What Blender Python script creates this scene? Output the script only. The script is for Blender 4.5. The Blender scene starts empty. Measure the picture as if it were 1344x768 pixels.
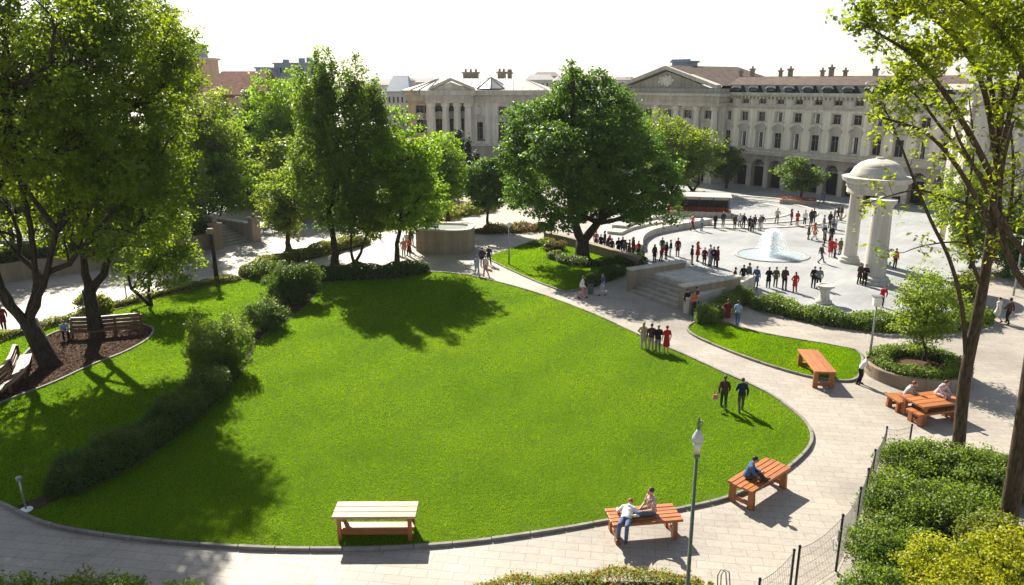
import bpy, bmesh, math, random
import numpy as np
from mathutils import Vector, Matrix

random.seed(7)
SC = bpy.context.scene
COL = SC.collection
R = math.radians

# ---------------------------------------------------------------- camera
F, HC, YH = 1000.0, 15.0, 108.0            # focal length in photo pixels, eye height, horizon row
PITCH = math.atan((384 - YH) / F)
CP, SP = math.cos(PITCH), math.sin(PITCH)

def ray(px, py):
    dx, dy = (px - 672) / F, -(py - 384) / F
    return (dx, CP + dy * SP, -SP + dy * CP)

def G(px, py, z=0.0):
    r = ray(px, py)
    t = (z - HC) / r[2]
    return Vector((r[0] * t, r[1] * t, z))

def at(px, py, Y):
    r = ray(px, py)
    t = Y / r[1]
    return Vector((r[0] * t, Y, HC + r[2] * t))

def ztop(base, py):
    k = (384 - py) / F
    return HC + base.y * (k * CP - SP) / (CP + k * SP)

def mpp(base, z=0.0):                      # metres per photo pixel at that spot
    return (base.y * CP + (HC - z) * SP) / F

cam_d = bpy.data.cameras.new('camera')
cam = bpy.data.objects.new('camera', cam_d)
COL.objects.link(cam)
cam.location = (0, 0, HC)
cam.rotation_euler = (math.pi / 2 - PITCH, 0, 0)
cam_d.sensor_width = 36
cam_d.lens = 36 * F / 1344
cam_d.clip_end = 3000
SC.camera = cam

# ---------------------------------------------------------------- light
SUN_AZ, SUN_EL = R(24), R(38)              # left of straight ahead, above the horizon
sdir = Vector((-math.sin(SUN_AZ) * math.cos(SUN_EL), math.cos(SUN_AZ) * math.cos(SUN_EL), math.sin(SUN_EL)))
sun_d = bpy.data.lights.new('sun', 'SUN')
sun_d.energy = 5.0
sun_d.angle = R(0.5)
sun_d.color = (1.0, 0.93, 0.80)
sun = bpy.data.objects.new('sun', sun_d)
COL.objects.link(sun)
sun.rotation_euler = sdir.to_track_quat('Z', 'Y').to_euler()
sun.location = (-40, 60, 80)

world = bpy.data.worlds.new('World')
SC.world = world
world.use_nodes = True
wn = world.node_tree
sky = wn.nodes.new('ShaderNodeTexSky')
sky.sky_type = 'NISHITA'
sky.sun_disc = False
sky.sun_elevation = SUN_EL
sky.sun_rotation = -SUN_AZ
sky.air_density = 1.0
sky.dust_density = 0.7
sky.ozone_density = 1.0
hs_ = wn.nodes.new('ShaderNodeHueSaturation')
hs_.inputs['Saturation'].default_value = 0.62
wn.links.new(sky.outputs[0], hs_.inputs['Color'])
wn.links.new(hs_.outputs[0], wn.nodes['Background'].inputs[0])
wn.nodes['Background'].inputs[1].default_value = 0.060

SC.view_settings.view_transform = 'Standard'
SC.view_settings.look = 'None'
SC.view_settings.exposure = 1.3
SC.view_settings.gamma = 1.0
SC.cycles.max_bounces = 8
SC.cycles.transparent_max_bounces = 40
SC.cycles.caustics_reflective = False
SC.cycles.caustics_refractive = False
SC.cycles.use_denoising = True

# ---------------------------------------------------------------- tags
def tag(o, label=None, cat=None, group=None, kind=None):
    if label: o['label'] = label
    if cat: o['category'] = cat
    if group: o['group'] = group
    if kind: o['kind'] = kind
    return o

def thing(name, label, cat, loc=(0, 0, 0), rz=0.0, group=None):
    o = bpy.data.objects.new(name, None)
    COL.objects.link(o)
    o.location = loc
    o.rotation_euler = (0, 0, rz)
    o.empty_display_size = 0.3
    return tag(o, label, cat, group)

def link(name, me, parent=None):
    o = bpy.data.objects.new(name, me)
    COL.objects.link(o)
    if parent: o.parent = parent
    return o

def children(o):
    return [c for c in COL.objects if c.parent == o]

def copy_tree(o, parent=None, kids=None):
    c = o.copy()
    COL.objects.link(c)
    if parent is not None: c.parent = parent
    for ch in list(o.children):
        copy_tree(ch, c)
    return c

# ---------------------------------------------------------------- mesh builder
class MB:
    def __init__(self):
        self.v, self.f, self.mi, self.cur = [], [], [], 0

    def face(self, idx):
        self.f.append(tuple(idx)); self.mi.append(self.cur)

    def poly(self, pts):
        b = len(self.v)
        self.v += [tuple(p) for p in pts]
        self.face(range(b, b + len(pts)))

    def box(self, cx, cy, cz, sx, sy, sz, rz=0.0, M=None, taper=1.0):
        b = len(self.v)
        c, s = math.cos(rz), math.sin(rz)
        for k, (x, y, z) in enumerate([(-1, -1, -1), (1, -1, -1), (1, 1, -1), (-1, 1, -1), (-1, -1, 1), (1, -1, 1), (1, 1, 1), (-1, 1, 1)]):
            t = taper if z > 0 else 1.0
            x, y, z = x * sx / 2 * t, y * sy / 2 * t, z * sz / 2
            p = Vector((cx + c * x - s * y, cy + s * x + c * y, cz + z))
            if M is not None: p = M @ p
            self.v.append(tuple(p))
        for q in [(0, 3, 2, 1), (4, 5, 6, 7), (0, 1, 5, 4), (1, 2, 6, 5), (2, 3, 7, 6), (3, 0, 4, 7)]:
            self.face([b + i for i in q])

    def tube(self, pts, rad, n=8, caps=True, flat=None):
        pts = [Vector(p) for p in pts]
        m = len(pts)
        if not hasattr(rad, '__len__'): rad = [rad] * m
        b = len(self.v)
        up = None
        for i in range(m):
            d = (pts[min(i + 1, m - 1)] - pts[max(i - 1, 0)])
            if d.length < 1e-9: d = Vector((0, 0, 1))
            d.normalize()
            if up is None:
                a = Vector((1, 0, 0)) if abs(d.x) < 0.9 else Vector((0, 1, 0))
                up = (a - d * a.dot(d)).normalized()
            else:
                up = (up - d * up.dot(d))
                up = up.normalized() if up.length > 1e-6 else d.orthogonal().normalized()
            w = d.cross(up)
            r = rad[i]
            ru, rw = (r, r) if not hasattr(r, '__len__') else r
            for k in range(n):
                a = 2 * math.pi * k / n
                self.v.append(tuple(pts[i] + up * (math.cos(a) * ru) + w * (math.sin(a) * rw)))
        for i in range(m - 1):
            for k in range(n):
                k2 = (k + 1) % n
                self.face((b + i * n + k, b + i * n + k2, b + (i + 1) * n + k2, b + (i + 1) * n + k))
        if caps:
            self.face([b + k for k in range(n - 1, -1, -1)])
            self.face([b + (m - 1) * n + k for k in range(n)])

    def lathe(self, prof, cx=0, cy=0, n=24, sx=1.0, sy=1.0, a0=0, a1=2 * math.pi):
        b = len(self.v)
        full = abs(a1 - a0 - 2 * math.pi) < 1e-6
        nn = n if full else n + 1
        for r, z in prof:
            for k in range(nn):
                a = a0 + (a1 - a0) * k / n
                self.v.append((cx + r * sx * math.cos(a), cy + r * sy * math.sin(a), z))
        for i in range(len(prof) - 1):
            for k in range(n):
                k2 = (k + 1) % nn
                self.face((b + i * nn + k, b + i * nn + k2, b + (i + 1) * nn + k2, b + (i + 1) * nn + k))
        if full:
            if prof[0][0] > 1e-4: self.face([b + k for k in range(n - 1, -1, -1)])
            if prof[-1][0] > 1e-4: self.face([b + (len(prof) - 1) * nn + k for k in range(n)])

    def ball(self, c, r, n=10, m=6):
        if not hasattr(r, '__len__'): r = (r, r, r)
        b = len(self.v)
        c = Vector(c)
        self.v.append((c.x, c.y, c.z - r[2]))
        for i in range(1, m):
            t = math.pi * i / m
            for k in range(n):
                a = 2 * math.pi * k / n
                self.v.append((c.x + r[0] * math.sin(t) * math.cos(a), c.y + r[1] * math.sin(t) * math.sin(a), c.z - r[2] * math.cos(t)))
        self.v.append((c.x, c.y, c.z + r[2]))
        top = len(self.v) - 1
        for k in range(n):
            k2 = (k + 1) % n
            self.face((b, b + 1 + k2, b + 1 + k))
            for i in range(m - 2):
                self.face((b + 1 + i * n + k, b + 1 + i * n + k2, b + 1 + (i + 1) * n + k2, b + 1 + (i + 1) * n + k))
            self.face((b + 1 + (m - 2) * n + k, b + 1 + (m - 2) * n + k2, top))

    def prism(self, pts, z0, z1):
        b = len(self.v); n = len(pts)
        self.v += [(p[0], p[1], z0) for p in pts] + [(p[0], p[1], z1) for p in pts]
        self.face([b + k for k in range(n - 1, -1, -1)])
        self.face([b + n + k for k in range(n)])
        for k in range(n):
            k2 = (k + 1) % n
            self.face((b + k, b + k2, b + n + k2, b + n + k))

    def strip(self, pts, w, z0, z1, closed=False):
        """a kerb-like bar of rectangular section along a ground polyline"""
        n = len(pts); b = len(self.v)
        for i in range(n):
            p = pts[i]
            q0 = pts[(i - 1) % n] if closed else pts[max(i - 1, 0)]
            q1 = pts[(i + 1) % n] if closed else pts[min(i + 1, n - 1)]
            d = Vector((q1[0] - q0[0], q1[1] - q0[1], 0)).normalized()
            nn = Vector((-d.y, d.x, 0))
            for s, z in ((-.5, z0), (-.5, z1), (.5, z1), (.5, z0)):
                self.v.append((p[0] + nn.x * w * s, p[1] + nn.y * w * s, z))
        for i in range(n if closed else n - 1):
            j = (i + 1) % n
            for k in range(4):
                k2 = (k + 1) % 4
                self.face((b + i * 4 + k, b + i * 4 + k2, b + j * 4 + k2, b + j * 4 + k))
        if not closed:
            self.face((b, b + 1, b + 2, b + 3)); e = b + (n - 1) * 4
            self.face((e + 3, e + 2, e + 1, e))

    def mesh(self, name, mats, smooth=False):
        me = bpy.data.meshes.new(name)
        me.from_pydata(self.v, [], self.f)
        for m in (mats if isinstance(mats, (list, tuple)) else [mats]): me.materials.append(m)
        if any(self.mi): me.polygons.foreach_set('material_index', self.mi)
        bm = bmesh.new(); bm.from_mesh(me)
        bmesh.ops.recalc_face_normals(bm, faces=bm.faces)
        bm.to_mesh(me); bm.free()
        if smooth: me.polygons.foreach_set('use_smooth', [True] * len(me.polygons))
        me.update()
        return me

    def build(self, name, mats, parent=None, smooth=False, bevel=0.0):
        o = link(name, self.mesh(name, mats, smooth), parent)
        if bevel:
            m = o.modifiers.new('bevel', 'BEVEL'); m.width = bevel; m.segments = 2; m.limit_method = 'ANGLE'
        return o

def mesh_np(name, V, Q, mats, smooth=False):
    """vertex array + quad index array -> mesh"""
    me = bpy.data.meshes.new(name)
    k = Q.shape[1]
    me.vertices.add(len(V)); me.vertices.foreach_set('co', V.astype(np.float32).ravel())
    me.loops.add(Q.size); me.loops.foreach_set('vertex_index', Q.astype(np.int32).ravel())
    me.polygons.add(len(Q))
    me.polygons.foreach_set('loop_start', np.arange(0, Q.size, k, dtype=np.int32))
    me.polygons.foreach_set('loop_total', np.full(len(Q), k, dtype=np.int32))
    for m in (mats if isinstance(mats, (list, tuple)) else [mats]): me.materials.append(m)
    me.update(calc_edges=True)
    if smooth: me.polygons.foreach_set('use_smooth', np.ones(len(Q), dtype=bool))
    return me

def smooth_line(pts, closed=False, n=8):
    P = [Vector((p[0], p[1], 0)) for p in pts]
    m = len(P); out = []
    for i in range(m if closed else m - 1):
        if closed: a, b, c, d = P[(i - 1) % m], P[i], P[(i + 1) % m], P[(i + 2) % m]
        else: a, b, c, d = P[max(i - 1, 0)], P[i], P[i + 1], P[min(i + 2, m - 1)]
        for k in range(n):
            t = k / n
            out.append(0.5 * ((2 * b) + (c - a) * t + (2 * a - 5 * b + 4 * c - d) * t * t + (3 * b - a - 3 * c + d) * t ** 3))
    if not closed: out.append(P[-1])
    return out

def inside(P, poly):
    x, y = P[:, 0], P[:, 1]
    res = np.zeros(len(P), bool)
    n = len(poly)
    for i in range(n):
        x0, y0 = poly[i][0], poly[i][1]; x1, y1 = poly[(i + 1) % n][0], poly[(i + 1) % n][1]
        if y0 == y1: continue
        c = ((y0 > y) != (y1 > y)) & (x < (x1 - x0) * (y - y0) / (y1 - y0) + x0)
        res ^= c
    return res

# ---------------------------------------------------------------- materials
def newmat(name):
    m = bpy.data.materials.new(name); m.use_nodes = True
    nt = m.node_tree
    return m, nt, nt.nodes['Principled BSDF']

def node(nt, t, **kw):
    n = nt.nodes.new(t)
    for k, v in kw.items(): setattr(n, k, v)
    return n

def noise(nt, scale, detail=4, coord='Object', rough=0.55):
    tc = node(nt, 'ShaderNodeTexCoord')
    n = node(nt, 'ShaderNodeTexNoise')
    n.inputs['Scale'].default_value = scale; n.inputs['Detail'].default_value = detail
    n.inputs['Roughness'].default_value = rough
    nt.links.new(tc.outputs[coord], n.inputs['Vector'])
    return n

def ramp(nt, src, stops):
    r = node(nt, 'ShaderNodeValToRGB')
    e = r.color_ramp.elements
    while len(e) < len(stops): e.new(0.5)
    for k, (p, c) in enumerate(stops):
        e[k].position = p; e[k].color = (*c[:3], 1)
    nt.links.new(src, r.inputs[0])
    return r

def mixc(nt, fac, a, b, mode='MIX'):
    m = node(nt, 'ShaderNodeMix', data_type='RGBA', blend_type=mode)
    if hasattr(fac, 'links'): nt.links.new(fac, m.inputs[0])
    else: m.inputs[0].default_value = fac
    for s, v in ((6, a), (7, b)):
        if hasattr(v, 'links'): nt.links.new(v, m.inputs[s])
        else: m.inputs[s].default_value = (*v[:3], 1)
    return m.outputs[2]

def bump(nt, bsdf, src, strength=0.3, dist=0.02):
    b = node(nt, 'ShaderNodeBump')
    b.inputs['Strength'].default_value = strength; b.inputs['Distance'].default_value = dist
    nt.links.new(src, b.inputs['Height']); nt.links.new(b.outputs[0], bsdf.inputs['Normal'])

def plain(name, c, rough=0.6, var=0.25, scale=3.0, metal=0.0, bumps=0.2, bd=0.01, spec=0.4):
    m, nt, b = newmat(name)
    n = noise(nt, scale, 6)
    lo = tuple(x * (1 - var) for x in c); hi = tuple(min(1, x * (1 + var)) for x in c)
    r = ramp(nt, n.outputs['Fac'], [(0.3, lo), (0.7, hi)])
    nt.links.new(r.outputs[0], b.inputs['Base Color'])
    b.inputs['Roughness'].default_value = rough; b.inputs['Metallic'].default_value = metal
    b.inputs['Specular IOR Level'].default_value = spec
    if bumps:
        n2 = noise(nt, scale * 8, 4)
        bump(nt, b, n2.outputs['Fac'], bumps, bd)
    return m

def stone(name, c, rough=0.8, stain=0.35):
    m, nt, b = newmat(name)
    n = noise(nt, 0.35, 8, rough=0.65)
    r = ramp(nt, n.outputs['Fac'], [(0.3, tuple(x * (1 - stain) for x in c)), (0.6, c), (0.8, tuple(min(1, x * 1.12) for x in c))])
    # rain streaks run down the face
    tc = node(nt, 'ShaderNodeTexCoord'); mp = node(nt, 'ShaderNodeMapping'); mp.inputs['Scale'].default_value = (2.2, 2.2, 0.12)
    n3 = node(nt, 'ShaderNodeTexNoise'); n3.inputs['Scale'].default_value = 1.0; n3.inputs['Detail'].default_value = 5
    nt.links.new(tc.outputs['Object'], mp.inputs[0]); nt.links.new(mp.outputs[0], n3.inputs['Vector'])
    st = ramp(nt, n3.outputs['Fac'], [(0.42, (0.72, 0.70, 0.68)), (0.62, (1, 1, 1))])
    col = mixc(nt, 0.7, r.outputs[0], st.outputs[0], 'MULTIPLY')
    nt.links.new(col, b.inputs['Base Color'])
    b.inputs['Roughness'].default_value = rough; b.inputs['Specular IOR Level'].default_value = 0.25
    n2 = noise(nt, 14, 6)
    bump(nt, b, n2.outputs['Fac'], 0.3, 0.02)
    return m

def paving(name, c, c2, bw, bh, mortar, rot=0.0, rough=0.62, mcol=0.62, blotch=0.3):
    m, nt, b = newmat(name)
    tc = node(nt, 'ShaderNodeTexCoord'); mp = node(nt, 'ShaderNodeMapping')
    mp.inputs['Rotation'].default_value = (0, 0, rot)
    nt.links.new(tc.outputs['Object'], mp.inputs[0])
    # a little wobble so the joints are never ruled lines
    nz = node(nt, 'ShaderNodeTexNoise'); nz.inputs['Scale'].default_value = 0.8; nz.inputs['Detail'].default_value = 3
    nt.links.new(tc.outputs['Object'], nz.inputs['Vector'])
    add = node(nt, 'ShaderNodeVectorMath', operation='MULTIPLY_ADD')
    nt.links.new(nz.outputs['Color'], add.inputs[0]); add.inputs[1].default_value = (0.10, 0.10, 0); nt.links.new(mp.outputs[0], add.inputs[2])
    br = node(nt, 'ShaderNodeTexBrick')
    br.inputs['Scale'].default_value = 1.0
    br.inputs['Brick Width'].default_value = bw; br.inputs['Row Height'].default_value = bh
    br.inputs['Mortar Size'].default_value = mortar; br.inputs['Mortar Smooth'].default_value = 0.3
    br.inputs['Color1'].default_value = (*c, 1); br.inputs['Color2'].default_value = (*c2, 1)
    br.inputs['Mortar'].default_value = (*[x * mcol for x in c], 1)
    br.inputs['Bias'].default_value = 0.0
    nt.links.new(add.outputs[0], br.inputs['Vector'])
    n1 = noise(nt, 0.16, 7, rough=0.6)
    r1 = ramp(nt, n1.outputs['Fac'], [(0.3, (1 - blotch,) * 3), (0.55, (1, 1, 1)), (0.75, (1.0, 0.98, 0.95))])
    n2 = noise(nt, 5.5, 7, rough=0.75)
    r2 = ramp(nt, n2.outputs['Fac'], [(0.28, (0.66, 0.65, 0.64)), (0.52, (1, 1, 1))])
    col = mixc(nt, 1.0, br.outputs['Color'], r1.outputs[0], 'MULTIPLY')
    col = mixc(nt, 0.75, col, r2.outputs[0], 'MULTIPLY')
    n5 = noise(nt, 0.9, 8, rough=0.7)
    r5 = ramp(nt, n5.outputs['Fac'], [(0.60, (1, 1, 1)), (0.72, (0.74, 0.72, 0.70))])
    col = mixc(nt, 0.6, col, r5.outputs[0], 'MULTIPLY')
    nt.links.new(col, b.inputs['Base Color'])
    rr = node(nt, 'ShaderNodeMapRange'); rr.inputs['To Min'].default_value = rough - 0.12; rr.inputs['To Max'].default_value = rough + 0.18
    nt.links.new(n2.outputs['Fac'], rr.inputs['Value']); nt.links.new(rr.outputs[0], b.inputs['Roughness'])
    b.inputs['Specular IOR Level'].default_value = 0.3
    n3 = noise(nt, 25, 5)
    ad = node(nt, 'ShaderNodeMath', operation='MULTIPLY_ADD'); ad.inputs[1].default_value = 0.35
    inv = node(nt, 'ShaderNodeMath', operation='SUBTRACT'); inv.inputs[0].default_value = 1.0
    nt.links.new(br.outputs['Fac'], inv.inputs[1])
    nt.links.new(n3.outputs['Fac'], ad.inputs[0]); nt.links.new(inv.outputs[0], ad.inputs[2])
    bump(nt, b, ad.outputs[0], 0.35, 0.012)
    return m

def wood(name, c, rough=0.45, var=0.35, spec=0.5):
    m, nt, b = newmat(name)
    tc = node(nt, 'ShaderNodeTexCoord'); mp = node(nt, 'ShaderNodeMapping'); mp.inputs['Scale'].default_value = (1.2, 14, 14)
    n = node(nt, 'ShaderNodeTexNoise'); n.inputs['Scale'].default_value = 1.6; n.inputs['Detail'].default_value = 7; n.inputs['Distortion'].default_value = 0.6
    nt.links.new(tc.outputs['Object'], mp.inputs[0]); nt.links.new(mp.outputs[0], n.inputs['Vector'])
    r = ramp(nt, n.outputs['Fac'], [(0.3, tuple(x * (1 - var) for x in c)), (0.6, c), (0.8, tuple(min(1, x * 1.25) for x in c))])
    geo = node(nt, 'ShaderNodeNewGeometry')
    rp = ramp(nt, geo.outputs['Random Per Island'], [(0.0, (0.72, 0.72, 0.72)), (1.0, (1.1, 1.08, 1.05))])
    col = mixc(nt, 1.0, r.outputs[0], rp.outputs[0], 'MULTIPLY')
    nt.links.new(col, b.inputs['Base Color'])
    b.inputs['Roughness'].default_value = rough; b.inputs['Specular IOR Level'].default_value = spec
    bump(nt, b, n.outputs['Fac'], 0.25, 0.01)
    return m

def leafmat(name, c1, c2, tr=(0.30, 0.42, 0.02), mixf=0.42, odd=None, oddpos=0.93, rough=0.5):
    """leaf: thin blade, part reflecting, part letting the light through"""
    m, nt, b = newmat(name)
    geo = node(nt, 'ShaderNodeNewGeometry')
    stops = [(0.0, c1), (0.85, c2)] if odd is None else [(0.0, c1), (oddpos - 0.1, c2), (oddpos, odd)]
    r = ramp(nt, geo.outputs['Random Per Island'], stops)
    n = noise(nt, 0.45, 3)
    v = ramp(nt, n.outputs['Fac'], [(0.32, (0.72, 0.80, 0.85)), (0.68, (1.15, 1.08, 0.9))])
    col = mixc(nt, 1.0, r.outputs[0], v.outputs[0], 'MULTIPLY')
    nt.links.new(col, b.inputs['Base Color'])
    b.inputs['Roughness'].default_value = rough; b.inputs['Specular IOR Level'].default_value = 0.35
    t = node(nt, 'ShaderNodeBsdfTranslucent')
    tv = ramp(nt, geo.outputs['Random Per Island'], [(0.0, tuple(x * 0.7 for x in tr)), (1.0, tr)] if odd is None else [(0.0, tuple(x * 0.7 for x in tr)), (oddpos - 0.05, tr), (oddpos, tuple(x * 1.6 for x in odd))])
    tcol = mixc(nt, 1.0, tv.outputs[0], v.outputs[0], 'MULTIPLY')
    nt.links.new(tcol, t.inputs['Color'])
    mx = node(nt, 'ShaderNodeMixShader'); mx.inputs[0].default_value = mixf
    out = nt.nodes['Material Output']
    nt.links.new(b.outputs[0], mx.inputs[1]); nt.links.new(t.outputs[0], mx.inputs[2]); nt.links.new(mx.outputs[0], out.inputs[0])
    return m

def bark(name, c):
    m, nt, b = newmat(name)
    tc = node(nt, 'ShaderNodeTexCoord'); mp = node(nt, 'ShaderNodeMapping'); mp.inputs['Scale'].default_value = (9, 9, 1.4)
    n = node(nt, 'ShaderNodeTexNoise'); n.inputs['Scale'].default_value = 1.5; n.inputs['Detail'].default_value = 8
    nt.links.new(tc.outputs['Object'], mp.inputs[0]); nt.links.new(mp.outputs[0], n.inputs['Vector'])
    r = ramp(nt, n.outputs['Fac'], [(0.35, tuple(x * 0.45 for x in c)), (0.65, tuple(min(1, x * 1.3) for x in c))])
    nt.links.new(r.outputs[0], b.inputs['Base Color']); b.inputs['Roughness'].default_value = 0.9
    b.inputs['Specular IOR Level'].default_value = 0.15
    bump(nt, b, n.outputs['Fac'], 0.9, 0.05)
    return m

M = {}
M['path'] = paving('path_paving', (0.335, 0.300, 0.258), (0.385, 0.345, 0.295), 0.85, 0.42, 0.012, R(8), 0.6, 0.66, 0.36)
M['plaza'] = paving('plaza_paving', (0.315, 0.325, 0.328), (0.36, 0.368, 0.368), 1.3, 0.65, 0.012, R(-52), 0.55, 0.8, 0.32)
M['kerb'] = stone('kerb_stone', (0.27, 0.25, 0.225))
M['concrete'] = stone('weathered_concrete', (0.34, 0.275, 0.20))
M['stone'] = stone('pale_stone', (0.58, 0.55, 0.48), stain=0.2)
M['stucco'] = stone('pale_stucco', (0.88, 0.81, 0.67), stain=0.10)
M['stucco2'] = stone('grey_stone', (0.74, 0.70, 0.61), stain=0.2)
M['stucco_warm'] = stone('ochre_sunlit_stucco', (0.55, 0.42, 0.28), stain=0.15)  # own ochre on the houses; painted-in warm sunlight on the palace flank
M['trim'] = stone('stone_trim', (0.60, 0.56, 0.48), stain=0.22)
M['darkstone'] = stone('rusticated_stone', (0.42, 0.385, 0.32), stain=0.3)
M['bark'] = bark('dark_bark', (0.050, 0.038, 0.028))
M['bark2'] = bark('grey_bark', (0.070, 0.050, 0.032))
M['mulch'] = plain('bark_mulch', (0.115, 0.07, 0.047), 0.95, 0.6, 9.0, bumps=1.0, bd=0.06, spec=0.1)
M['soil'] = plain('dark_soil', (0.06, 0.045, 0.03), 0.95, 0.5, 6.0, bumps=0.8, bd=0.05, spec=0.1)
M['wood'] = wood('orange_wood', (0.43, 0.150, 0.045), 0.48)
M['wood_pale'] = wood('weathered_glare_wood', (0.46, 0.33, 0.225), 0.55, 0.42, 0.3)  # weathered pale wood, with the glare on the top put into the colour
M['wood_brown'] = wood('brown_wood', (0.17, 0.085, 0.045), 0.5)
M['green_metal'] = plain('green_paint', (0.10, 0.13, 0.085), 0.4, 0.2, 4, 0.3, 0.05)
M['black_metal'] = plain('black_metal', (0.02, 0.022, 0.024), 0.45, 0.3, 5, 0.5, 0.05)
M['grey_metal'] = plain('grey_metal', (0.33, 0.34, 0.35), 0.4, 0.15, 5, 0.7, 0.05)
M['grey_metal2'] = plain('enamelled_metal', (0.42, 0.43, 0.42), 0.35, 0.1, 4, 0.1, 0.0)
M['wire'] = plain('wire', (0.30, 0.28, 0.25), 0.5, 0.25, 5, 0.3, 0.0)
M['white_glass'] = plain('milk_glass', (0.78, 0.78, 0.75), 0.15, 0.05, 3, 0, 0, spec=0.6)
M['lantern'] = plain('lantern_glass', (0.42, 0.45, 0.36), 0.12, 0.1, 3, 0, 0, spec=0.7)
M['white_paint'] = plain('white_paint', (0.75, 0.75, 0.72), 0.5, 0.1, 4)
M['roof_red'] = plain('red_roof_tiles', (0.105, 0.078, 0.064), 0.9, 0.4, 1.2, bumps=0.5, bd=0.05, spec=0.08)
M['tile_red'] = plain('red_clay_tiles', (0.19, 0.085, 0.06), 0.9, 0.4, 1.6, bumps=0.8, bd=0.08, spec=0.1)
M['slate'] = plain('dark_slate', (0.030, 0.035, 0.046), 0.85, 0.3, 1.0, bumps=0.3, bd=0.03, spec=0.08)
M['zinc'] = plain('pale_zinc', (0.44, 0.42, 0.38), 0.45, 0.25, 0.7, 0.3, 0.2, 0.03)
M['chimney'] = plain('chimney_render', (0.30, 0.25, 0.20), 0.85, 0.2, 2)
M['shadowroom'] = plain('dark_interior', (0.018, 0.018, 0.02), 0.9, 0.3, 1)  # flat near-black: shade of an unlit room is put into the colour
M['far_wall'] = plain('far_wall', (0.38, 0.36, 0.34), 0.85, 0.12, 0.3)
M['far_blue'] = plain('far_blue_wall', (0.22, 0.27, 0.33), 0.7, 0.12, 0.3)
M['far_roof'] = plain('far_roof', (0.24, 0.19, 0.17), 0.85, 0.2, 0.4)

def glass_dark():
    m, nt, b = newmat('window_glass')
    n = noise(nt, 0.7, 2)
    r = ramp(nt, n.outputs['Fac'], [(0.35, (0.012, 0.017, 0.022)), (0.65, (0.06, 0.075, 0.085))])
    nt.links.new(r.outputs[0], b.inputs['Base Color']); b.inputs['Roughness'].default_value = 0.08
    b.inputs['Specular IOR Level'].default_value = 0.6
    return m
M['glass'] = glass_dark()

def water(name, c, rough=0.06, bs=0.3):
    m, nt, b = newmat(name)
    b.inputs['Base Color'].default_value = (*c, 1); b.inputs['Roughness'].default_value = rough
    b.inputs['Specular IOR Level'].default_value = 0.7
    n = noise(nt, 3.5, 5); bump(nt, b, n.outputs['Fac'], bs, 0.05)
    return m
M['pool'] = water('shallow_water', (0.40, 0.50, 0.53))
M['basin_water'] = water('basin_water', (0.42, 0.44, 0.42), 0.12, 0.6)
def spray():
    m, nt, b = newmat('water_spray')
    b.inputs['Base Color'].default_value = (0.92, 0.95, 0.97, 1); b.inputs['Roughness'].default_value = 0.2
    t = node(nt, 'ShaderNodeBsdfTranslucent'); t.inputs['Color'].default_value = (0.95, 0.97, 1, 1)
    mx = node(nt, 'ShaderNodeMixShader'); mx.inputs[0].default_value = 0.7
    nt.links.new(b.outputs[0], mx.inputs[1]); nt.links.new(t.outputs[0], mx.inputs[2])
    tp = node(nt, 'ShaderNodeBsdfTransparent'); m2 = node(nt, 'ShaderNodeMixShader'); m2.inputs[0].default_value = 0.62
    nt.links.new(mx.outputs[0], m2.inputs[1]); nt.links.new(tp.outputs[0], m2.inputs[2])
    nt.links.new(m2.outputs[0], nt.nodes['Material Output'].inputs[0])
    return m
M['spray'] = spray()

def lf(k, nm, c1, c2, tr, mf, **kw): M['leaf_' + k] = leafmat(nm, c1, c2, tr, mf, **kw)
lf('maple', 'maple_leaf', (0.048, 0.088, 0.006), (0.090, 0.145, 0.010), (0.40, 0.54, 0.011), 0.48)
lf('mid', 'mid_green_leaf', (0.060, 0.100, 0.013), (0.108, 0.160, 0.018), (0.43, 0.58, 0.028), 0.50)
lf('bright', 'bright_green_leaf', (0.070, 0.135, 0.010), (0.115, 0.200, 0.016), (0.44, 0.70, 0.020), 0.52)
lf('deep', 'deep_green_leaf', (0.036, 0.088, 0.010), (0.070, 0.145, 0.015), (0.20, 0.39, 0.014), 0.44)
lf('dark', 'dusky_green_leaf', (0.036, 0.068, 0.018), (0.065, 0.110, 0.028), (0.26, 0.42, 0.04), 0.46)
lf('conifer', 'conifer_leaf', (0.018, 0.038, 0.024), (0.035, 0.062, 0.036), (0.05, 0.10, 0.04), 0.25)
lf('yellow', 'yellow_green_leaf', (0.075, 0.115, 0.008), (0.135, 0.178, 0.01), (0.48, 0.58, 0.012), 0.49)
lf('gold', 'golden_leaf', (0.23, 0.26, 0.008), (0.43, 0.42, 0.012), (0.68, 0.70, 0.02), 0.42)
lf('hedge', 'hedge_leaf', (0.038, 0.068, 0.012), (0.075, 0.120, 0.018), (0.20, 0.32, 0.02), 0.40)
lf('shrub', 'shrub_leaf', (0.075, 0.125, 0.018), (0.14, 0.215, 0.028), (0.34, 0.48, 0.03), 0.42)
lf('olive', 'olive_hedge_leaf', (0.11, 0.14, 0.020), (0.19, 0.22, 0.030), (0.42, 0.46, 0.03), 0.42)
lf('red', 'red_tipped_leaf', (0.10, 0.145, 0.018), (0.20, 0.235, 0.028), (0.42, 0.46, 0.03), 0.42, odd=(0.42, 0.13, 0.02), oddpos=0.90)
lf('flower', 'flowering_plant_leaf', (0.07, 0.10, 0.018), (0.12, 0.15, 0.03), (0.22, 0.27, 0.03), 0.36, odd=(0.42, 0.10, 0.07), oddpos=0.84)
# ================================================================ vegetation helpers
def unit(a):
    return a / np.maximum(np.linalg.norm(a, axis=1, keepdims=True), 1e-9)

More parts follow.
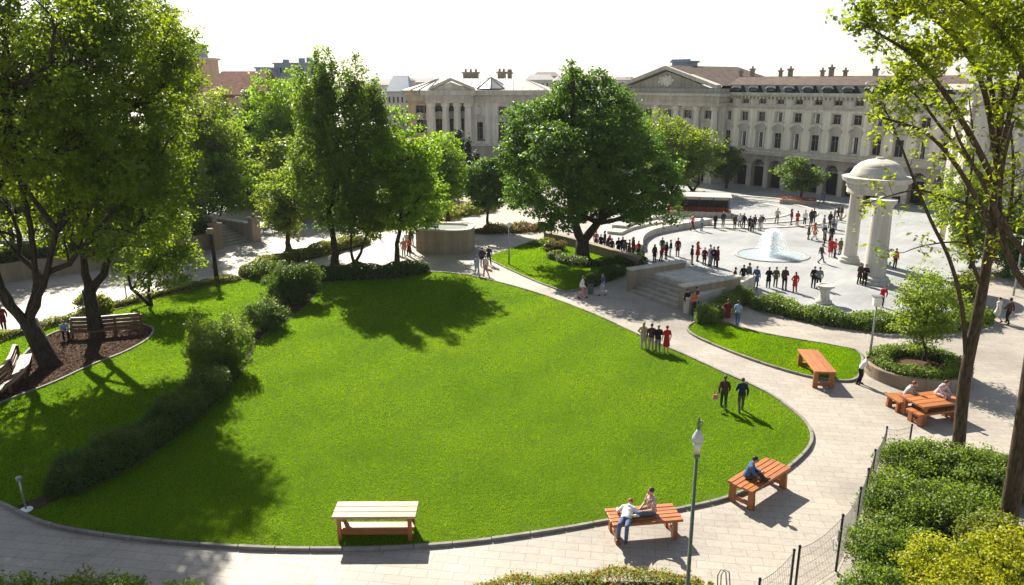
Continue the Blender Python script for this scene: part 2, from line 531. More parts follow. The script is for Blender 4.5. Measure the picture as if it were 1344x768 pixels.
def leaf_cloud(rng, C, S, O, up=0.5, out=0.8, rnd=0.9, aspect=0.62):
    """one four-cornered folded leaf per centre"""
    n = len(C)
    N = unit(O * out + np.array([0, 0, up]) + rng.normal(size=(n, 3)) * rnd)
    T = unit(np.cross(N, rng.normal(size=(n, 3))))
    B = np.cross(N, T)
    S = S[:, None]
    V = np.empty((n, 4, 3))
    V[:, 0] = C - T * S * 0.5
    V[:, 1] = C + B * S * 0.5 * aspect + N * S * 0.10 - T * S * 0.06
    V[:, 2] = C + T * S * 0.5 - N * S * 0.12
    V[:, 3] = C - B * S * 0.5 * aspect + N * S * 0.10 - T * S * 0.06
    Q = np.arange(n * 4).reshape(n, 4)
    return V.reshape(-1, 3), Q

def sphere_dirs(rng, n):
    return unit(rng.normal(size=(n, 3)))

def split_lobes(rng, c, r, k, size=0.46, spread=0.62, updown=1.0):
    """an uneven crown: k smaller lobes spread through one big ellipsoid"""
    c, r = np.array(c, float), np.array(r, float)
    lobes = []
    tries = 0
    while len(lobes) < k and tries < 400:
        tries += 1
        d = sphere_dirs(rng, 1)[0]
        rad = rng.uniform(0.25, 1.0) ** 0.6 * spread
        s = size * rng.uniform(0.75, 1.2)
        p = d * rad
        if len(lobes) and min(np.linalg.norm(p - q[0]) for q in lobes) < size * 0.55: continue
        lobes.append((p, s))
    return [(c + p * r, r * s) for p, s in lobes]

def clumps_from(rng, lobes, n, inner=0.35, boost=None):
    w = np.array([(l[1][0] * l[1][1] * l[1][2]) ** (2 / 3) * (boost or {}).get(i, 1.0) for i, l in enumerate(lobes)]); w /= w.sum()
    ids = rng.choice(len(lobes), n, p=w)
    C = np.array([l[0] for l in lobes])[ids]; Rr = np.array([l[1] for l in lobes])[ids]
    d = sphere_dirs(rng, n)
    u = inner + (1 - inner) * rng.random(n) ** 0.55
    return C + d * Rr * u[:, None], d, ids

def crown_mesh(name, rng, lobes, nclump, lpc, leaf, crad, mat, flat=0.75, inner=0.35, up=0.5, rnd=0.9, cl=None):
    cc, cd, ids = clumps_from(rng, lobes, nclump, inner) if cl is None else cl
    nclump = len(cc)
    k = np.maximum(3, (lpc * rng.uniform(0.6, 1.4, nclump))).astype(int)
    rep = np.repeat(np.arange(nclump), k)
    cr = crad * rng.uniform(0.65, 1.35, nclump)
    d = sphere_dirs(rng, len(rep))
    rr = rng.random(len(rep)) ** 0.5
    off = d * (rr * cr[rep])[:, None]
    off[:, 2] *= flat
    P = cc[rep] + off
    O = unit(cd[rep] * 0.6 + d)
    S = leaf * rng.uniform(0.65, 1.3, len(rep))
    V, Q = leaf_cloud(rng, P, S, O, up=up, rnd=rnd)
    return mesh_np(name, V, Q, mat), cc, ids

def wander(rng, a, b, n=5, amp=0.08, sag=0.0):
    a, b = Vector(a), Vector(b)
    L = (b - a).length
    pts = []
    for i in range(n + 1):
        t = i / n
        p = a.lerp(b, t)
        k = math.sin(math.pi * t) * L * amp
        p += Vector((rng.normal() * k, rng.normal() * k, rng.normal() * k * 0.5 - sag * math.sin(math.pi * t) * L))
        pts.append(p)
    return pts

def tree(label, base, box, k, nclump, lpc, leaf, crad, mat, seed, name='leafy_tree', cat='tree', barkm='bark', tr=0.2,
         stems=None, fork=0.35, size=0.46, spread=0.62, group=None, flat=0.5, depth=0.95, lobes=None, inner=0.35, up=0.85, limb=0.42, split=None, bole=(0, 0), boost=None):
    """base: ground point; box: crown limits in photo pixels (x0,x1,y0,y1), read at the tree's own distance"""
    rng = np.random.default_rng(seed)
    root = thing(name, label, cat, base, 0, group)
    x0, x1, y0, y1 = box
    z1, z0 = ztop(base, y0), ztop(base, y1)
    zc, rz = (z0 + z1) / 2, (z1 - z0) / 2
    m_ = mpp(base, zc)
    cx = ((x0 + x1) / 2 - 672) * m_ - base.x
    rx = (x1 - x0) / 2 * m_
    if lobes is None:
        L = split_lobes(rng, (cx, 0, zc), (rx, rx * depth, rz), k, size, spread)
        L.append((np.array((cx, 0, zc)), np.array((rx, rx * depth, rz)) * 0.55))
        lo = np.min([l[0] - l[1] * .95 for l in L], axis=0); hi = np.max([l[0] + l[1] * .95 for l in L], axis=0)
        s_ = np.array((2 * rx, 2 * rx * depth, 2 * rz)) / (hi - lo); m0 = (lo + hi) / 2; m1 = np.array((cx, 0, zc))
        L = [(m1 + (l[0] - m0) * s_, l[1] * s_) for l in L]
    else:                                   # lobes in unit-box coordinates of the crown
        L = [(np.array((cx + l[0] * rx, l[1] * rx * depth, zc + l[2] * rz)), np.array((l[3] * rx, l[3] * rx * depth, l[4] * rz))) for l in lobes]
    cl = clumps_from(rng, L, nclump, inner, boost)
    me, cc, ids = crown_mesh('crown', rng, L, nclump, lpc, leaf, crad, mat, flat, inner, up, cl=cl)
    # wood
    mb = MB()
    zf = z0 + (z1 - z0) * 0.12 if fork is None else max(1.2, z0 * 0.6 + fork * rz)
    top = Vector((cx * 0.6, 0, zc + rz * 0.35))
    st = stems or [(0, 0)]
    ends = []
    bz = split if split is not None else zf * 0.15
    if split is not None: zf = max(zf, bz + 2.2)
    if split is not None:
        mb.tube([(0, 0, -0.15), (0, 0, 0.25), (bole[0] * .5, bole[1] * .5, bz * .55), (bole[0], bole[1], bz + .25)], [tr * 1.75, tr * 1.25, tr * 1.08, tr * 1.02], 14)
    for s, (sx, sy) in enumerate(st):
        hub = Vector((sx, sy, zf))
        p0 = Vector((bole[0] + sx * 0.10, bole[1] + sy * 0.10, bz - .2)) if split is not None else Vector((sx * 0.12, sy * 0.12, -0.1))
        pts = [p0] + wander(rng, p0 + Vector((0, 0, 0.3)), hub, 4, 0.03) + wander(rng, hub, Vector((top.x + sx * 1.3, top.y + sy * 1.3, top.z)), 4, 0.05)[1:]
        t_ = tr / (len(st) ** 0.5)
        rad = [t_ * (1.0 if split is not None else 1.55), t_ * (1.0 if split is not None else 1.15)] + [t_ * (1 - 0.09 * i) for i in range(len(pts) - 2)]
        rad = [max(r, t_ * 0.18) for r in rad]
        rad[-1] = t_ * 0.2
        mb.tube(pts, rad, 10)
        ends.append(pts[4:])
    for i, (c, r) in enumerate(L):
        own = np.where(ids == i)[0]
        ax = ends[i % len(ends)]
        a = min(ax, key=lambda p: abs(p.z - (c[2] - 0.55 * np.hypot(c[0] - p.x, c[1] - p.y) - 0.3)))
        t_ = tr * limb
        pts = wander(rng, a, c, 5, 0.05, 0.04)
        mb.tube(pts, [t_ * (1 - 0.13 * j) for j in range(6)], 7)
        if len(own):
            for j in rng.choice(own, min(len(own), 9), replace=False):
                q = pts[rng.integers(2, 6)]
                tw = wander(rng, q, cc[j], 3, 0.07)
                mb.tube(tw, [t_ * 0.34, t_ * 0.25, t_ * 0.16, t_ * 0.07], 5)
    mb.build('trunk', M[barkm], root, smooth=True)
    link('crown', me, root)
    return root

def hedge(label, pts, w, h, leaf, mat, dens, seed, name='hedge', cat='hedge', group=None, z=0.0, lump=0.16, closed=False, core=True, corem='soil', wild=0.0, ends=True):
    """a planted row along a ground line: leaves over a rounded section with an uneven top, twigs inside"""
    rng = np.random.default_rng(seed)
    P = np.array([(p[0], p[1]) for p in pts])
    if closed: P = np.vstack([P, P[:1]])
    seg = np.linalg.norm(np.diff(P, axis=0), axis=1); cum = np.concatenate([[0], np.cumsum(seg)]); L = cum[-1]
    org = Vector((P[:, 0].mean(), P[:, 1].mean(), z))
    root = thing(name, label, cat, org, 0, group)
    n = int(dens * L * (w + 2 * h))
    ph = rng.uniform(0, 6.28, 8)
    def fr(s):
        i = np.clip(np.searchsorted(cum, s, side='right') - 1, 0, len(seg) - 1)
        t = (s - cum[i]) / np.maximum(seg[i], 1e-6)
        p = P[i] + (P[i + 1] - P[i]) * t[:, None]
        d = (P[i + 1] - P[i]) / np.maximum(seg[i], 1e-6)[:, None]
        return p, np.stack([-d[:, 1], d[:, 0]], 1)
    s = rng.random(n) * L
    p, nn = fr(s)
    a = rng.random(n) * math.pi
    e = 0.6                                  # squarish section
    ca, sa = np.cos(a), np.sin(a)
    u = np.sign(ca) * np.abs(ca) ** e; v = np.abs(sa) ** e
    lum = 1 + lump * (np.sin(s * 1.9 + ph[0]) + np.sin(s * 4.3 + ph[1] + u * 2) * 0.6 + np.sin(s * 0.8 + ph[2]) * 0.6) * 0.6
    if not closed and ends:
        tt = np.minimum(s, L - s) / max(0.6 * w, 0.3)
        lum *= np.sqrt(np.clip(tt, 0.08, 1))
    dep = 1 - 0.30 * rng.random(n) ** 2.2 + wild * rng.random(n) ** 4
    hx = u * w / 2 * lum * dep; hz = v * h * lum * dep
    C = np.stack([p[:, 0] + nn[:, 0] * hx - org.x, p[:, 1] + nn[:, 1] * hx - org.y, 0.04 + hz], 1)
    O = np.stack([nn[:, 0] * u, nn[:, 1] * u, v], 1)
    V, Q = leaf_cloud(rng, C, leaf * rng.uniform(0.6, 1.35, n), O, up=0.35, out=0.9, rnd=0.75)
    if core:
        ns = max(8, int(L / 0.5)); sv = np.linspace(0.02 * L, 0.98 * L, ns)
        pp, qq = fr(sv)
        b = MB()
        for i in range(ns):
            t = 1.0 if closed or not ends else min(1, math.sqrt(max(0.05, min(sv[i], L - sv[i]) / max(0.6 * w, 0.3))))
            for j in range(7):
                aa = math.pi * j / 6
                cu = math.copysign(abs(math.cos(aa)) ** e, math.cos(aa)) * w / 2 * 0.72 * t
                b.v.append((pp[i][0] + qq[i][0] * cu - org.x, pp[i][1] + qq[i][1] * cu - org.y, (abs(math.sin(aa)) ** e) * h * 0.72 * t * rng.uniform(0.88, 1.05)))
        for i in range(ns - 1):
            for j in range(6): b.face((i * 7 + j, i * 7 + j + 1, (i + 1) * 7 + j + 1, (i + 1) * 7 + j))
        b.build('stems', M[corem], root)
    link('foliage', mesh_np('foliage', V, Q, mat), root)
    return root

def shrub(label, c, rx, ry, h, leaf, mat, n, seed, name='shrub', cat='shrub', group=None, k=7, size=0.5, z0=0.0, crad=0.33, stem=True, flat=0.8):
    rng = np.random.default_rng(seed)
    root = thing(name, label, cat, (c[0], c[1], z0), 0, group)
    L = []
    for i in range(k):
        a = rng.uniform(0, 6.28); q = rng.uniform(0, 0.6) ** 0.7
        s = size * rng.uniform(0.75, 1.2)
        L.append((np.array((math.cos(a) * q * rx, math.sin(a) * q * ry, h * rng.uniform(0.30, 0.62))), np.array((rx * s, ry * s, h * 0.40 * rng.uniform(0.8, 1.1)))))
    L.append((np.array((0, 0, h * 0.42)), np.array((rx * 0.75, ry * 0.75, h * 0.42))))
    lpc = 40
    me, cc, ids = crown_mesh('foliage', rng, L, max(12, n // lpc), lpc, leaf, crad, mat, flat, 0.45, 0.45)
    v = np.empty(len(me.vertices) * 3, np.float32); me.vertices.foreach_get('co', v); v = v.reshape(-1, 3)
    v[:, 2] = np.where(v[:, 2] < 0.05, 0.05 + np.abs(v[:, 2]) * 0.4, v[:, 2]); me.vertices.foreach_set('co', v.ravel())
    mb = MB()
    for i in range(9):
        j = rng.integers(len(cc))
        t = Vector(cc[j]); a = Vector((t.x * 0.15, t.y * 0.15, -0.05))
        mb.tube(wander(rng, a, t, 4, 0.06), [0.05, 0.04, 0.03, 0.02, 0.01], 5)
    mb.build('stems', M['bark2'], root, smooth=True)
    link('foliage', me, root)
    return root

# ================================================================ ground
def sheet(name, poly, z, mat, thick=0.0, kind='structure'):
    mb = MB()
    if thick: mb.prism([(p[0], p[1]) for p in poly], z - thick, z)
    else: mb.poly([(p[0], p[1], z) for p in poly])
    o = mb.build(name, mat)
    if not thick:
        if o.data.polygons[0].normal.z < 0: o.data.flip_normals()
    return tag(o, kind=kind)

sheet('pavement', [(-1500, -60), (1500, -60), (1500, 2500), (-1500, 2500)], 0.0, M['path'])

plaza_px = [(775, 334), (848, 348), (905, 356), (955, 378), (985, 395), (1060, 414), (1180, 428), (1290, 417), (1300, 330), (1290, 290),
            (1240, 262), (1100, 247), (960, 236), (870, 232), (800, 268)]
plaza = [G(*p) for p in plaza_px]
sheet('plaza', plaza, 0.004, M['plaza'])

def grassmat():
    m, nt, b = newmat('lawn_base')
    n = noise(nt, 0.22, 4); n2 = noise(nt, 9.0, 6, rough=0.75)
    r = ramp(nt, n.outputs['Fac'], [(0.3, (0.055, 0.108, 0.003)), (0.7, (0.085, 0.145, 0.004))])
    r2 = ramp(nt, n2.outputs['Fac'], [(0.3, (0.75, 0.75, 0.7)), (0.6, (1, 1, 1))])
    nt.links.new(mixc(nt, 1, r.outputs[0], r2.outputs[0], 'MULTIPLY'), b.inputs['Base Color'])
    b.inputs['Roughness'].default_value = 0.95; b.inputs['Specular IOR Level'].default_value = 0.1
    n3 = noise(nt, 30, 5); bump(nt, b, n3.outputs['Fac'], 0.8, 0.03)
    return m
M['lawn'] = grassmat()

def blademat():
    m, nt, b = newmat('grass_blade')
    geo = node(nt, 'ShaderNodeNewGeometry')
    n = noise(nt, 0.16, 4); nb = noise(nt, 0.9, 4)
    # mowing and dry patches: big soft differences in the turf itself
    r = ramp(nt, n.outputs['Fac'], [(0.28, (0.100, 0.200, 0.002)), (0.50, (0.130, 0.244, 0.0022)), (0.66, (0.156, 0.262, 0.003)), (0.80, (0.200, 0.268, 0.006))])
    r1 = ramp(nt, nb.outputs['Fac'], [(0.3, (0.90, 0.93, 0.9)), (0.7, (1.06, 1.04, 1.0))])
    r2 = ramp(nt, geo.outputs['Random Per Island'], [(0.0, (0.88, 0.90, 0.88)), (1.0, (1.08, 1.06, 1.0))])
    c = mixc(nt, 1, r.outputs[0], r1.outputs[0], 'MULTIPLY'); c = mixc(nt, 1, c, r2.outputs[0], 'MULTIPLY')
    nt.links.new(c, b.inputs['Base Color']); b.inputs['Roughness'].default_value = 0.6; b.inputs['Specular IOR Level'].default_value = 0.12
    t = node(nt, 'ShaderNodeBsdfTranslucent')
    ct = mixc(nt, 1, c, (2.15, 2.0, 1.0), 'MULTIPLY')
    nt.links.new(ct, t.inputs['Color'])
    mx = node(nt, 'ShaderNodeMixShader'); mx.inputs[0].default_value = 0.5
    nt.links.new(b.outputs[0], mx.inputs[1]); nt.links.new(t.outputs[0], mx.inputs[2]); nt.links.new(mx.outputs[0], nt.nodes['Material Output'].inputs[0])
    return m
M['blade'] = blademat()

LZ = 0.06
bed = smooth_line([G(*p, LZ) for p in [(-40, 545), (20, 522), (70, 503), (120, 480), (165, 462), (196, 444), (198, 430), (160, 424), (110, 428), (70, 438), (40, 458), (10, 490), (-30, 515)]], True, 6)
strip_px = [(22, 668), (60, 652), (130, 625), (200, 590), (262, 545), (310, 497), (336, 440), (345, 400), (400, 372), (420, 378), (392, 410), (346, 440), (316, 492), (264, 548), (200, 594), (132, 632), (74, 660), (36, 674)]
soil = smooth_line([G(*p) for p in strip_px], True, 5)
BARE = [[(p.x, p.y) for p in bed], [(p.x, p.y) for p in soil]]
def lawn(name, px, kerb_rng=None, blades=200000, seed=1, n=8):
    line = smooth_line([G(*p) for p in px], True, n)
    sheet(name, line, LZ, M['lawn'], 0.05)
    rng = np.random.default_rng(seed)
    A = np.array([(p.x, p.y) for p in line])
    lo, hi = A.min(0), A.max(0)
    got = []; cnt = 0
    worn = [(*(A[rng.integers(len(A))] + rng.normal(size=2) * .12), rng.uniform(.15, .5)) for _ in range(len(A) // 3)]
    while cnt < blades:
        P = lo + rng.random((400000, 2)) * (hi - lo)
        keep = rng.random(len(P)) < np.clip((24 / np.maximum(P[:, 1], 10)) ** 1.6, 0.05, 1)
        P = P[keep]; P = P[inside(P, A)]
        for hole in BARE: P = P[~inside(P, hole)]
        for wx, wy, wr in worn: P = P[(np.hypot(P[:, 0] - wx, P[:, 1] - wy) > wr * rng.uniform(.3, 1.1, len(P))) | (rng.random(len(P)) < .12)]
        got.append(P); cnt += len(P)
    P = np.vstack(got)[:blades]
    nn = len(P)
    dist = np.hypot(P[:, 0], P[:, 1])
    sc = np.clip(dist / 26, 0.9, 2.6)
    a = rng.random(nn) * 6.283
    w = 0.012 * sc * rng.uniform(0.7, 1.3, nn); h = 0.050 * np.sqrt(sc) * rng.uniform(0.6, 1.3, nn)
    lean = rng.normal(size=(nn, 2)) * 0.5
    band = np.tanh(4 * np.sin((P[:, 0] * 0.80 - P[:, 1] * 0.60) * 1.35 + 0.5 * np.sin(P[:, 1] * 0.3)))   # the mower laid neighbouring stripes opposite ways
    lean += band[:, None] * np.array([0.60, 0.80]) * 0.30
    V = np.empty((nn, 3, 3))
    V[:, 0] = np.stack([P[:, 0] - np.cos(a) * w, P[:, 1] - np.sin(a) * w, np.full(nn, LZ)], 1)
    V[:, 1] = np.stack([P[:, 0] + np.cos(a) * w, P[:, 1] + np.sin(a) * w, np.full(nn, LZ)], 1)
    V[:, 2] = np.stack([P[:, 0] + lean[:, 0] * h, P[:, 1] + lean[:, 1] * h, LZ + h], 1)
    o = link('grass', mesh_np('grass', V.reshape(-1, 3), np.arange(nn * 3).reshape(nn, 3), M['blade']))
    tag(o, {'lawn': 'wide mown bright green lawn sweeping across the middle', 'island_lawn': 'small strip of green grass round the orange slab bench',
            'tree_lawn': 'small green lawn under the big spreading tree'}[name], 'grass', kind='stuff')
    return line

lawn_px = [(-160, 600), (-60, 640), (0, 662), (60, 689), (150, 706), (250, 716), (350, 722), (440, 723), (520, 721), (620, 713), (720, 699),
           (800, 685), (900, 668), (960, 653), (1015, 628), (1050, 602), (1065, 580), (1060, 560), (1040, 540), (1005, 516), (955, 493), (900, 468),
           (850, 446), (780, 414), (720, 391), (660, 373), (610, 362), (560, 358), (480, 362), (410, 365), (335, 366), (240, 384), (160, 406), (80, 428),
           (0, 450), (-90, 476), (-160, 520)]
lawn_line = lawn('lawn', lawn_px, blades=520000, seed=3)
isl_px = [(903, 430), (912, 442), (960, 463), (1010, 481), (1060, 495), (1100, 501), (1122, 499), (1130, 486), (1128, 464), (1095, 455), (1040, 446), (990, 436), (950, 425), (925, 420)]
isl_line = lawn('island_lawn', isl_px, blades=45000, seed=4)
tl_px = [(642, 338), (652, 346), (690, 364), (725, 378), (748, 383), (790, 372), (838, 354), (836, 346), (800, 338), (770, 326), (735, 318), (700, 318), (668, 328)]
tl_line = lawn('tree_lawn', tl_px, blades=45000, seed=5)

def kerb(line, w=0.13, h=0.13):
    pts = [Vector((p[0], p[1], 0)) for p in line] + [Vector((line[0][0], line[0][1], 0))]
    rr = random.Random(len(line)); mb = MB(); acc = [pts[0]]; run = 0.0
    for i in range(1, len(pts)):                        # kerb stones about a metre long, laid end to end
        s = (pts[i] - pts[i - 1]).length; n = max(1, int(s / .25))
        for k in range(1, n + 1):
            acc.append(pts[i - 1].lerp(pts[i], k / n)); run += s / n
            if run > 1.05:
                q = acc[:-1] + [acc[-2].lerp(acc[-1], .92)]
                mb.strip(q, w + rr.uniform(-.012, .012), 0.0, h + rr.uniform(-.012, .012)); acc = [acc[-1]]; run = 0.0
    if len(acc) > 1: mb.strip(acc, w, 0.0, h)
    return tag(mb.build('kerb', M['kerb'], bevel=0.014), kind='structure')
kerb(lawn_line); kerb(isl_line); kerb(tl_line, 0.14, 0.10)

# pale strip along the far side of the lawn
mb = MB(); mb.strip(smooth_line([G(*p) for p in [(-60, 462), (0, 445), (80, 422), (160, 399), (240, 378), (330, 360)]], False, 6), 0.9, 0.0, 0.05)
tag(mb.build('path_edge', M['plaza']), kind='structure')

# bark bed with the two curved benches
sheet('bark_bed', bed, LZ + 0.03, M['mulch'], 0.02)
rng = np.random.default_rng(77)
P = np.array([(p.x, p.y) for p in bed]); lo, hi = P.min(0), P.max(0)
Q_ = lo + rng.random((16000, 2)) * (hi - lo); Q_ = Q_[inside(Q_, P)]
C_ = np.c_[Q_, np.full(len(Q_), LZ + 0.05)]
V_, F_ = leaf_cloud(rng, C_, rng.uniform(0.06, 0.16, len(C_)), np.tile([0, 0, 1.0], (len(C_), 1)), 1.0, 0.5, 0.5, 0.5)
tag(link('bark_chips', mesh_np('bark_chips', V_, F_, M['mulch'])), 'loose brown bark chips under the two big left trees', 'bark chips', kind='stuff')
mb = MB(); mb.strip(bed, 0.12, LZ, LZ + 0.09, closed=True)
tag(mb.build('kerb', M['kerb']), kind='structure')
# bare soil strip under the long hedge
sheet('soil_strip', soil, LZ + 0.025, M['soil'], 0.015)

# ================================================================ trees
lf('poplar', 'poplar_leaf', (0.050, 0.098, 0.016), (0.092, 0.158, 0.022), (0.34, 0.52, 0.028), 0.49)
LM = {k: M['leaf_' + k] for k in ('maple', 'mid', 'bright', 'deep', 'dark', 'conifer', 'yellow', 'gold', 'hedge', 'shrub', 'olive', 'red', 'flower', 'poplar')}
# near left pair
tree('tall maple with several leaning dark stems beside the seated man in the bark bed', G(66, 482), (-190, 205, -150, 365), 24, 2000, 32, 0.21, 0.74, LM['maple'], 11,
     name='maple_tree', tr=0.44, stems=[(-2.6, 0.3), (-1.5, -0.5), (-0.3, 0.5), (0.5, -0.2)], fork=0.02, size=0.30, spread=0.80, split=2.4, bole=(-.75, 0))
tree('tall maple with a straight dark trunk in front of the curved wooden bench', G(128, 444), (44, 264, -70, 332), 24, 1750, 32, 0.20, 0.72, LM['maple'], 12,
     name='maple_tree', tr=0.36, stems=[(-0.1, 0), (1.3, 0.3)], fork=0.02, size=0.30, spread=0.80, split=2.8, bole=(-.1, 0))
tree('small young tree with a forked thin trunk on the left lawn', G(198, 402), (150, 268, 262, 384), 8, 190, 46, 0.2, 0.7, LM['mid'], 13,
     name='young_tree', tr=0.19, fork=0.1, stems=[(0, 0), (-1.3, 0.2)])
# middle left, behind the lawn
tree('bright maple with thin stems growing beside the left stairs', G(282, 296), (226, 348, 190, 276), 9, 330, 44, 0.27, 0.85, LM['bright'], 14, name='maple_tree', tr=0.16, fork=0.0, stems=[(-0.6, 0), (0.7, 0.2)])
tree('small round tree with a bare straight trunk behind the path hedge', G(379, 328), (338, 424, 205, 312), 8, 300, 44, 0.26, 0.8, LM['mid'], 15, tr=0.26, fork=0.1)
spire = [(0, 0, -.50, .80, .46), (-.40, .3, -.12, .52, .55), (.40, -.3, -.12, .54, .55), (0, .2, .18, .62, .50), (-.35, -.2, .28, .38, .38), (.42, .2, .25, .42, .40), (-.60, 0, .48, .17, .38), (-.33, .2, .68, .14, .32), (-.08, -.2, .66, .15, .34), (.16, .2, .58, .15, .34), (.42, -.1, .60, .16, .34), (.68, .1, .40, .17, .36), (.86, 0, .10, .14, .3), (-.82, 0, -.2, .22, .40)]
tree('tallest dark green tree with upright pointed tops behind the lawn', G(440, 349), (372, 517, 62, 312), 0, 1300, 34, 0.24, 0.52, LM['poplar'], 16, name='poplar_tree', tr=0.34, lobes=spire, fork=0.1, flat=1.3, inner=0.3, boost={k: 1.7 for k in range(6, 13)})
tree('thin twin stemmed tree between the tall pointed tree and the bright tree', G(465, 351), (440, 512, 226, 318), 6, 170, 40, 0.25, 0.7, LM['mid'], 17, name='young_tree', tr=0.2, fork=0.1, stems=[(-0.2, 0), (0.7, 0.2)])
tree('bright green slender tree left of the round concrete basin', G(522, 352), (462, 588, 140, 306), 12, 640, 34, 0.25, 0.65, LM['bright'], 18, tr=0.24, fork=0.05, depth=0.85)
tree('thin leaning tree directly behind the slender bright tree', G(538, 330), (520, 590, 215, 300), 6, 150, 38, 0.26, 0.7, LM['bright'], 19, name='young_tree', tr=0.13, fork=0.1)
tree('broad mid green tree behind the round concrete basin', G(588, 296), (540, 630, 165, 285), 9, 380, 34, 0.30, 0.8, LM['bright'], 20, tr=0.25, fork=0.0)
egg = [(0, 0, -.25, .98, .72), (0, 0, .2, .92, .74), (0, 0, 0, 1, .8)]
tree('small clipped egg shaped tree on a thin bare trunk', G(640, 303), (612, 668, 204, 277), 0, 430, 44, 0.22, 0.45, LM['deep'], 21, name='clipped_tree', tr=0.17, lobes=egg, fork=0.1, inner=0.7, flat=0.9)
# the big one
tree('huge spreading dark green tree with a forked trunk beside the plaza', G(764, 340), (652, 900, 84, 312), 17, 2200, 34, 0.27, 0.72, LM['deep'], 22, name='broad_tree', tr=0.55, split=1.6,
     stems=[(-1.0, 0.2), (1.6, -0.2)], fork=-0.35, depth=0.9, size=0.36, spread=0.70,
     lobes=[(0.0, 0, -.05, .52, .55), (-.62, .1, .36, .34, .26), (-.78, -.1, .02, .22, .30), (-.66, .1, -.42, .30, .34), (-.30, .3, .42, .30, .30), (-.20, 0, .72, .20, .26), (-.24, -.3, .90, .08, .12), (.06, .1, .68, .20, .28), (.24, -.2, .48, .24, .30), (.40, .1, .24, .26, .26), (.58, .3, .02, .28, .26), (.76, -.2, -.28, .22, .28), (.58, .3, -.55, .28, .34), (.35, -.5, -.45, .30, .30), (-.1, -.6, -.2, .34, .36), (.15, -.5, .2, .3, .3), (.2, .6, .1, .4, .5), (-.42, -.5, .08, .30, .32), (-.35, -.3, -.62, .28, .26), (.86, 0, -.62, .14, .28), (.1, .2, -.55, .3, .3)])
tree('pale green round tree standing before the pedimented end of the palace', G(909, 252), (828, 947, 140, 246), 11, 620, 40, 0.36, 1.1, LM['mid'], 23, tr=0.28, fork=0.0, stems=[(-0.8, 0), (0.8, 0)])
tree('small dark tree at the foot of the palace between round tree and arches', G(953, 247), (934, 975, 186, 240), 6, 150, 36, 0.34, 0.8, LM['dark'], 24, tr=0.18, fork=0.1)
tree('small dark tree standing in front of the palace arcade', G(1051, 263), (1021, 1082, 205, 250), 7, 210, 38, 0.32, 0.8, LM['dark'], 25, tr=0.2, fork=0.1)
for k, (px, x0, x1, y0) in enumerate([(602, 593, 612, 168), (614, 604, 624, 182), (624, 616, 634, 196)]):
    b = at(px, 232, 112 + k * 2); b.z = 0
    tree(['tallest of the dark conifers before the left palace', 'middle dark conifer before the left palace', 'shortest dark conifer, nearest to the clipped tree'][k], b, (x0, x1, y0, 262), 0, 150, 40, 0.34, 0.55, LM['conifer'], 30 + k,
         name='conifer_tree', tr=0.2, lobes=[(0, 0, -.5, 1, .5), (0, 0, 0, .75, .55), (0, 0, .5, .4, .5)], flat=1.5, group='conifers before the left palace')
# far left wood, every crown its own tree
far = [((232, 300), (186, 262, -20, 150), 'maple', 'tall thin topped tree reaching above the skyline behind the two maples', 10),
       ((262, 292), (198, 330, 96, 275), 'mid', 'wide soft green tree below the tower, left of the red roof', 11),
       ((215, 318), (165, 275, 150, 320), 'mid', 'green tree filling the gap right of the straight trunked maple', 9),
       ((372, 268), (318, 430, 92, 262), 'bright', 'light green rounded tree left of the tall pointed tree', 10),
       ((398, 285), (346, 440, 168, 300), 'mid', 'soft green tree below the light green rounded tree', 9),
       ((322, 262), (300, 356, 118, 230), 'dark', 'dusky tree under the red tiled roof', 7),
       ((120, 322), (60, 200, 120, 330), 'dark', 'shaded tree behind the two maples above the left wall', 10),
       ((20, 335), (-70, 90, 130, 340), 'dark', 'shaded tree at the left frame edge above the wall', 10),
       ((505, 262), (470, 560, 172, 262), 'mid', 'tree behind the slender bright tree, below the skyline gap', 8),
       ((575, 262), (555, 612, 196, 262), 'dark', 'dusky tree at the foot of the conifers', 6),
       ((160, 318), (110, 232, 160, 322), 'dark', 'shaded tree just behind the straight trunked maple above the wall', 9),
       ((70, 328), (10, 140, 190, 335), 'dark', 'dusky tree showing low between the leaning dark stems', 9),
       ((338, 272), (296, 372, 196, 284), 'mid', 'low green tree behind the bright maple by the left stairs', 8),
       ((418, 276), (384, 452, 214, 290), 'mid', 'low leafy tree left of the tall pointed tree trunk', 8),
       ((245, 292), (205, 290, 214, 300), 'dark', 'dusky low tree above the left end of the stairs', 8),
       ((300, 270), (262, 340, 140, 262), 'bright', 'sunlit soft tree directly under the red roof', 9),
       ((540, 272), (500, 580, 214, 280), 'mid', 'low leafy tree behind the slender bright tree', 8),
       ((690, 262), (655, 720, 200, 268), 'bright', 'light green tree seen past the left side of the huge tree', 7),
       ((445, 268), (408, 484, 190, 280), 'dark', 'dusky low tree under the tall pointed tree', 7)]
for k, (bp, bx, lm, lab, kk) in enumerate(far):
    b = G(*bp)
    sz = (bx[1] - bx[0]) * (bx[3] - bx[2])
    n = int(150 + sz / 32)
    tree(lab, b, bx, kk, n, 34, mpp(b) * 3.3, mpp(b) * 9.5, LM[lm], 50 + k, tr=0.3, group='trees behind the left terrace', fork=0.05)
# young feathery tree in the round planter
tree('young feathery tree growing in the round walled planter', G(1211, 486), (1166, 1268, 338, 466), 8, 330, 34, 0.135, 0.5, LM['mid'], 40, name='young_tree', tr=0.11, fork=0.05, size=0.42, spread=0.62, inner=0.2)

